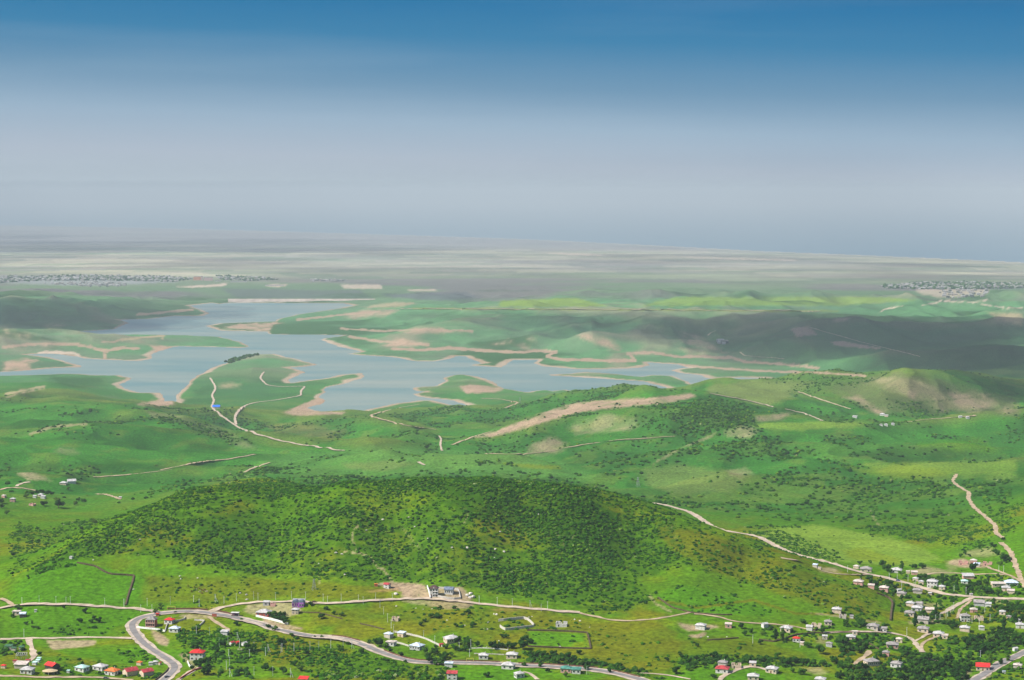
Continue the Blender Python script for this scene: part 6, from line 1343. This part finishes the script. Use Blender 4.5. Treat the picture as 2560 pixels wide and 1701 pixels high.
TREES = [(43,1520,14),(213,1529,14),(203,1553,14),(233,1545,10),(228,1554,11),(245,1552,14),(83,1568,8),(94,1570,9),(65,1559,9),(100,1635,11),(161,1518,8),(31,1541,10),(399,1513,10),(400,1521,9),(438,1531,6),(388,1529,11),(400,1579,11),(488,1615,20),(560,1611,17),(624,1623,22),(590,1560,12),(602,1549,7),(542,1626,18),(517,1680,22),(597,1681,15),(496,1662,24),(507,1653,16),(490,1574,18),(481,1670,12),
 (672,1567,11),(687,1573,12),(729,1588,9),(788,1593,6),(804,1593,7),(816,1522,11),(805,1543,16),(835,1534,11),(854,1537,10),(778,1512,12),(704,1611,18),(700,1602,11),(950,1608,24),(961,1616,14),(923,1606,10),(851,1622,13),(869,1609,9),(904,1628,14),(664,1670,18),(680,1677,14),(708,1680,20),(751,1673,14),(735,1660,14),(747,1646,9),(651,1592,11),(770,1631,11),
 (1079,1541,14),(1094,1541,14),(1051,1561,12),(1061,1552,9),(1138,1564,11),(1180,1564,11),(1170,1531,12),(1100,1520,9),(1135,1519,9),(1254,1591,11),(1266,1592,12),(1089,1619,11),(1113,1618,13),(968,1653,12),(1014,1654,8),(1005,1638,13),(1216,1689,14),(975,1628,12),
 (1310,1600,18),(1326,1605,15),(1307,1617,26),(1380,1635,12),(1448,1632,13),(1550,1663,11),(1311,1662,11),(1352,1665,14),(1370,1677,12),(1414,1688,13),(1466,1671,13),(1523,1678,13),(1590,1677,12),(1397,1612,7),
 (1853,1567,15),(1862,1585,14),(1876,1579,13),(1904,1585,10),(1785,1692,12),(1902,1607,13),(1742,1613,10),(1700,1633,8),(1666,1650,12),(1713,1655,9),(1690,1679,20),(1721,1673,11),(1871,1652,20),(1892,1649,12),(1906,1650,14),(1814,1648,14),
 (2007,1555,13),(2056,1578,17),(2020,1614,16),(1991,1654,16),(2014,1657,18),(2037,1659,13),(2058,1660,15),(2083,1652,20),(1969,1657,22),(2103,1606,24),(2050,1628,24),(2004,1681,18),(1981,1678,12),(2120,1668,12),(1957,1666,10),(1945,1640,16),
 (2175,1407,10),(2149,1408,10),(1985,1419,9),(2206,1411,18),(2218,1422,20),(2287,1418,14),(2306,1417,15),(2400,1390,11),(2412,1384,8),(2423,1390,8),(2451,1365,9),(2479,1361,9),(2485,1366,10),(2492,1384,16),(2515,1400,22),(2502,1410,14),(2431,1420,22),(2509,1349,10),(2296,1352,9),(2426,1348,12),
 (65,1241,12),(110,1261,15),(142,1253,15),(146,1264,22),(15,1283,13),(209,1254,12),(195,1250,9),(188,1260,11),(171,1223,9),(236,1305,12),(203,1322,9),(204,1332,8),(34,1387,12),(5,1255,16),(4,1268,12),(82,1234,12),(94,1232,12),(104,1231,12),(118,1234,12),(130,1235,10),(1067,1119,13),(1660,1022,8)]
for t_ in TREES: tree(*t_)
for x, y, w_, h_ in [(1939,1599,9,28),(1956,1603,9,34),(2287,1567,8,31),(2341,1532,5,27),(2475,1663,10,25),(2503,1662,9,17),(2519,1653,10,19),(2337,1682,9,22),(2510,1572,10,30),(2537,1552,7,17),(2233,1416,4,10),(2152,1455,5,20),(2254,1423,9,21),(526,1654,5,14),(540,1653,5,14),(80,1560,5,9),(2047,1369,4,9)]: tree(x, y, w_, 'poplar', h_)
GROVES = [  # outline on the photo, how many, crown width in photo pixels, label, group
 ([(2092,1655),(2150,1662),(2240,1672),(2330,1650),(2340,1695),(2240,1701),(2100,1699)], 40, 17, 'dark broad tree of the dense grove along the bottom edge of the right village', 'trees of the bottom grove'),
 ([(2240,1612),(2300,1640),(2360,1650),(2420,1640),(2440,1680),(2400,1701),(2340,1690),(2250,1645)], 42, 16, 'dark broad tree of the grove between brick-pink house and red roadside roof', 'trees of the middle grove'),
 ([(2400,1600),(2430,1590),(2560,1598),(2560,1612),(2510,1618),(2505,1634),(2470,1636),(2430,1625)], 36, 17, 'dark tree of the wood above the right asphalt road', 'trees of the roadside wood'),
 ([(2420,1585),(2480,1570),(2560,1575),(2560,1600),(2500,1600),(2430,1598)], 18, 15, 'mid-green tree of the orchard wood below the tiny white cottage', 'trees of the orchard wood'),
 ([(2475,1512),(2560,1512),(2560,1555),(2500,1560),(2480,1540)], 20, 13, 'green tree of the upper right grove around the white-roofed houses', 'trees of the upper right grove'),
 ([(2090,1598),(2165,1610),(2175,1630),(2110,1632),(2085,1620)], 14, 15, 'dark tree of the copse below the lilac-white roof', 'trees of the lilac-roof copse'),
 ([(2120,1552),(2155,1555),(2158,1564),(2110,1560)], 7, 12, 'dark tree of the short row above the green bank', 'trees of the short row'),
 ([(2355,1556),(2395,1554),(2400,1570),(2360,1570)], 7, 13, 'dark tree of the clump left of the broad lilac roof', 'trees of the lilac-roof clump'),
 ([(2310,1526),(2340,1530),(2345,1548),(2320,1552),(2300,1540)], 8, 12, 'dark tree of the clump below the tight group of roofs', 'trees of the roof-group clump'),
 ([(1055,1628),(1100,1626),(1130,1634),(1128,1650),(1100,1660),(1070,1655)], 15, 14, 'dark tree of the copse between large grey-walled house and asphalt road', 'trees of the roadside copse'),
 ([(1152,1590),(1174,1600),(1178,1622),(1135,1630),(1130,1618)], 9, 13, 'dark tree in the clump behind the six-windowed house', 'trees behind the six-windowed house'),
 ([(1184,1612),(1272,1610),(1290,1622),(1190,1617)], 9, 11, 'dark tree in the row behind the white post fence', 'trees of the fence row'),
 ([(1330,1632),(1400,1636),(1460,1656),(1500,1664),(1470,1664),(1390,1658),(1330,1645)], 16, 12, 'dark tree of the belt above the asphalt road behind the green roof', 'trees of the green-roof belt'),
 ([(675,1535),(700,1532),(722,1548),(718,1558),(690,1552)], 11, 10, 'orchard tree behind the long white wall', 'orchard trees'),
 ([(2330,1440),(2395,1442),(2400,1466),(2370,1460),(2335,1450)], 12, 11, 'dark tree of the grove around the mint-white house', 'trees around the mint-white house'),
 ([(2400,1456),(2470,1454),(2470,1466),(2410,1468)], 8, 10, 'dark tree of the row right of the mint-white house', 'trees right of the mint-white house'),
 ([(2360,1470),(2420,1472),(2500,1478),(2500,1490),(2440,1486),(2360,1478)], 12, 10, 'dark tree of the roadside row above the road fork', 'trees above the road fork'),
 ([(2160,1455),(2235,1462),(2245,1472),(2195,1470)], 10, 9, 'dark tree of the garden row below the wide dirt road', 'trees of the garden row'),
 ([(2210,1425),(2240,1436),(2300,1440),(2330,1452),(2280,1446)], 9, 9, 'small dark tree of the garden row above the wide dirt road', 'trees above the wide dirt road'),
 ([(1700,1640),(1780,1635),(1870,1645),(1870,1656),(1780,1656),(1720,1670)], 13, 11, 'dark tree of the belt behind the broad crimson roof', 'trees of the crimson-roof belt'),
]
gr = np.random.default_rng(77); GM = []
for poly, n, w_, lb, gp in GROVES:
    P = np.array(poly, float); got = []; tries = 0
    while len(got) < n and tries < 6000:
        tries += 1; x, y = gr.uniform(P[:, 0].min(), P[:, 0].max()), gr.uniform(P[:, 1].min(), P[:, 1].max())
        if not pip(np.array([x]), np.array([y]), P[:, 0], P[:, 1])[0]: continue
        if any((x - a) ** 2 + ((y - b) * 1.8) ** 2 < (w_ * .62) ** 2 for a, b in got): continue
        if any(abs(x - qx) < .55 * w_ + 8 and -2 < y - qy < .9 * w_ + 8 for qx, qy, _ in THINGS): continue
        got.append((x, y))
        if len(got) <= n * .36:
            r = near_ref(x, y, 60); tree(x, y, w_ * gr.uniform(.85, 1.25), label=('dark grove tree ' + r if r else lb), group=('grove trees ' + r if r else gp))
        else: GM.append((x, y, w_))
def grove_mass():
    g = ground([q[0] for q in GM], [q[1] + .3 * q[2] for q in GM]); wd = np.array([q[2] for q in GM]) * g[:, 1] / F
    shp = [crown(70 + k, 130) for k in range(4)]; shp = [merged([a, trunk()]) for a in shp]
    mass('grove_trees', g[:, 0], g[:, 1], shp, float(np.median(wd)) * .9, float(np.median(wd)) * 1.5, 61, M_TMASS, (.75, .95))
grove_mass()
for o, x, y in SHRUBS:
    r = near_ref(x, y, 110); zone = 'in the thicket below the lower asphalt road' if x < 1300 else 'on the olive slope by the lower asphalt road' if x < 1700 else 'among the houses of the right village'
    PEND.append((o, 'low green shrub ' + (r if r else zone), 'shrub', 'shrubs ' + (r if r else zone)))
cnt_lab = {}
for o, lb, ct, gp in PEND: cnt_lab[lb] = cnt_lab.get(lb, 0) + 1
for o, lb, ct, gp in PEND: tag(o, lb, ct, gp)

# ------------------------------------------------------------------ the dam, the far towns
def dam():
    n = 40; Wd = ground(np.linspace(572, 935, n), np.full(n, 758.5)); Y0 = 11900; px = np.linspace(570, 938, n); u, s = pix_dir(px, np.full(n, 757.0)); y0 = (CAMH + .5) / s; 
    V = [np.column_stack([u * y0, y0, np.full(n, -4.0)]), np.column_stack([u * (y0 + 60), y0 + 60, np.full(n, 20.0)]), np.column_stack([u * (y0 + 75), y0 + 75, np.full(n, 20.0)]), np.column_stack([u * (y0 + 150), y0 + 150, np.full(n, -14.0)])]
    V = np.concatenate(V); Fs = []
    for k in range(3): Fs += [(k * n + i, k * n + i + 1, (k + 1) * n + i + 1, (k + 1) * n + i) for i in range(n - 1)]
    root = poly_obj('dam', V, Fs, MAT['dam_facing']); tag(root, 'long pale earth dam closing the far end of the lake', 'dam')
dam()
def far_block(px, py, w_, h_, mat, label, name='apartment_block', cat='building', nwin=8):
    p = place(px, py); mp = p[1] / F; W, D, h = w_ * mp, 16.0, h_ * mp; root = empty(name, tuple(p), 0); tag(root, label, cat); boxes_obj('wall', [(-W / 2, W / 2, -D / 2, D / 2, -4, h)], MAT[mat], root); boxes_obj('roof', [(-W / 2 - .6, W / 2 + .6, -D / 2 - .6, D / 2 + .6, h + .003, h + 1.2)], MAT['roof_s'], root)
    return root
far_block(493, 701, 18, 9, 'orange_render', 'tall orange apartment block of the far town, left one'); far_block(505, 702, 4, 11, 'pink_render', 'narrow pale stair tower between two far apartment blocks', 'stair_tower'); far_block(521, 702, 22, 8, 'pink_render', 'tall pink apartment block of the far town, right one'); far_block(545, 704, 14, 2.2, 'wall_W', 'low white hall right of the pink apartment block', 'hall'); far_block(597, 706, 40, 2.2, 'wall_W', 'long low white hall at the edge of the far plain', 'hall')
for k, x in enumerate((668, 680, 692, 704)): tag(far_block(x, 715, 11, 2.0, 'wall_W', None, 'greenhouse'), 'pale greenhouse in the row of four behind the dam', 'greenhouse', 'greenhouses behind the dam')
def town(name, polys, n, seed):
    r = np.random.default_rng(seed); V, Fs, off, parts = [], [], 0, []
    cols = []
    for poly, cnt in polys:
        P = np.array(poly, float); got = 0
        while got < cnt:
            x, y = r.uniform(P[:, 0].min(), P[:, 0].max()), r.uniform(P[:, 1].min(), P[:, 1].max())
            if not pip(np.array([x]), np.array([y]), P[:, 0], P[:, 1])[0]: continue
            parts.append((x, y)); got += 1
    g = ground([q[0] for q in parts], [q[1] for q in parts]); T = []
    for p in g:
        w_, d_, h_ = r.uniform(10, 26), r.uniform(9, 16), r.uniform(5, 13); c, s = math.cos(.2), math.sin(.2)
        v, f = box_vf(-w_ / 2, w_ / 2, -d_ / 2, d_ / 2, -3, h_); v = np.vstack([v, [(-w_ / 2, 0, h_ + 3), (w_ / 2, 0, h_ + 3)]]); f = [q for q in f if q != (4, 5, 7, 6)] + [(4, 5, 9, 8), (6, 8, 9, 7), (4, 8, 6), (5, 7, 9)]
        V += list(v + p); Fs += [tuple(i + off for i in q) for q in f]; T += [r.choice([0, .2, .5, .8, 1.0])] * 10; off += 10
    me = np_mesh(name, np.array(V), [i for f in Fs for i in f], [len(f) for f in Fs]); a = me.attributes.new('tone', 'FLOAT', 'POINT'); a.data.foreach_set('value', np.array(T, np.float32))
    tag(obj(name, me, M_TOWN), kind='stuff'); return g
m, t, b = new_mat('far_town_walls', .8, .1); cr_ = t.nodes.new('ShaderNodeValToRGB'); at_ = t.nodes.new('ShaderNodeAttribute'); at_.attribute_name = 'tone'; t.links.new(at_.outputs['Fac'], cr_.inputs[0]); cr_.color_ramp.elements[0].color = (.38, .37, .35, 1); cr_.color_ramp.elements[1].color = (.12, .14, .12, 1); e_ = cr_.color_ramp.elements.new(.5); e_.color = (.30, .28, .24, 1); t.links.new(cr_.outputs[0], b.inputs['Base Color']); M_TOWN = m
TP_L = [(-20,693),(200,689),(420,692),(480,698),(440,706),(240,702),(100,703),(0,708)]; TP_L2 = [(100,708),(250,706),(330,713),(260,720),(180,716)]; TP_M = [(540,690),(640,694),(700,700),(620,703),(550,700)]; TP_R = [(2195,716),(2300,707),(2420,706),(2560,710),(2580,720),(2420,724),(2300,724),(2220,722)]; TP_R2 = [(2330,724),(2480,722),(2460,742),(2370,748)]
town('far_town', [(TP_L, 620), (TP_L2, 90), (TP_M, 90), ([(770,700),(870,702),(860,706),(780,704)], 40)], 0, 5); town('far_village', [(TP_R, 420), (TP_R2, 60)], 0, 6); town('cape_hamlet', [([(1790,853),(1815,856),(1820,863),(1795,860)], 14)], 0, 7)
def far_trees(name, polys, seed, smin, smax):
    r = np.random.default_rng(seed); pts_ = []
    for poly, cnt in polys:
        P = np.array(poly, float); got = 0
        while got < cnt:
            x, y = r.uniform(P[:, 0].min(), P[:, 0].max()), r.uniform(P[:, 1].min(), P[:, 1].max())
            if pip(np.array([x]), np.array([y]), P[:, 0], P[:, 1])[0]: pts_.append((x, y)); got += 1
    g = ground([q[0] for q in pts_], [q[1] for q in pts_]); g = g[off_roads(g[:, 0], g[:, 1], 3.0)]; mass(name, g[:, 0], g[:, 1], SHRUB_F, smin, smax, seed, M_TMASS, (.8, 1.3))
far_trees('town_trees', [(TP_L, 620), (TP_R, 800), (TP_M, 160), ([(2380,708),(2560,711),(2560,716),(2400,716)], 300)], 51, 8, 15)
far_trees('cape_wood', [([(560,906),(600,893),(640,886),(645,889),(610,898),(575,909)], 90)], 52, 5, 9)
far_trees('village_undergrowth', [([(2100,1600),(2560,1590),(2560,1701),(2090,1701)], 900), ([(2160,1440),(2560,1440),(2560,1560),(2280,1560)], 800), ([(1900,1560),(2230,1560),(2230,1600),(1920,1610)], 160), ([(450,1630),(640,1630),(640,1700),(460,1690)], 120), ([(1700,1640),(1900,1640),(2080,1655),(2080,1668),(1700,1672)], 220), ([(1310,1630),(1500,1655),(1640,1685),(1600,1690),(1320,1668)], 260), ([(0,1600),(60,1605),(60,1640),(0,1640)], 40)], 53, 1.0, 3.0)
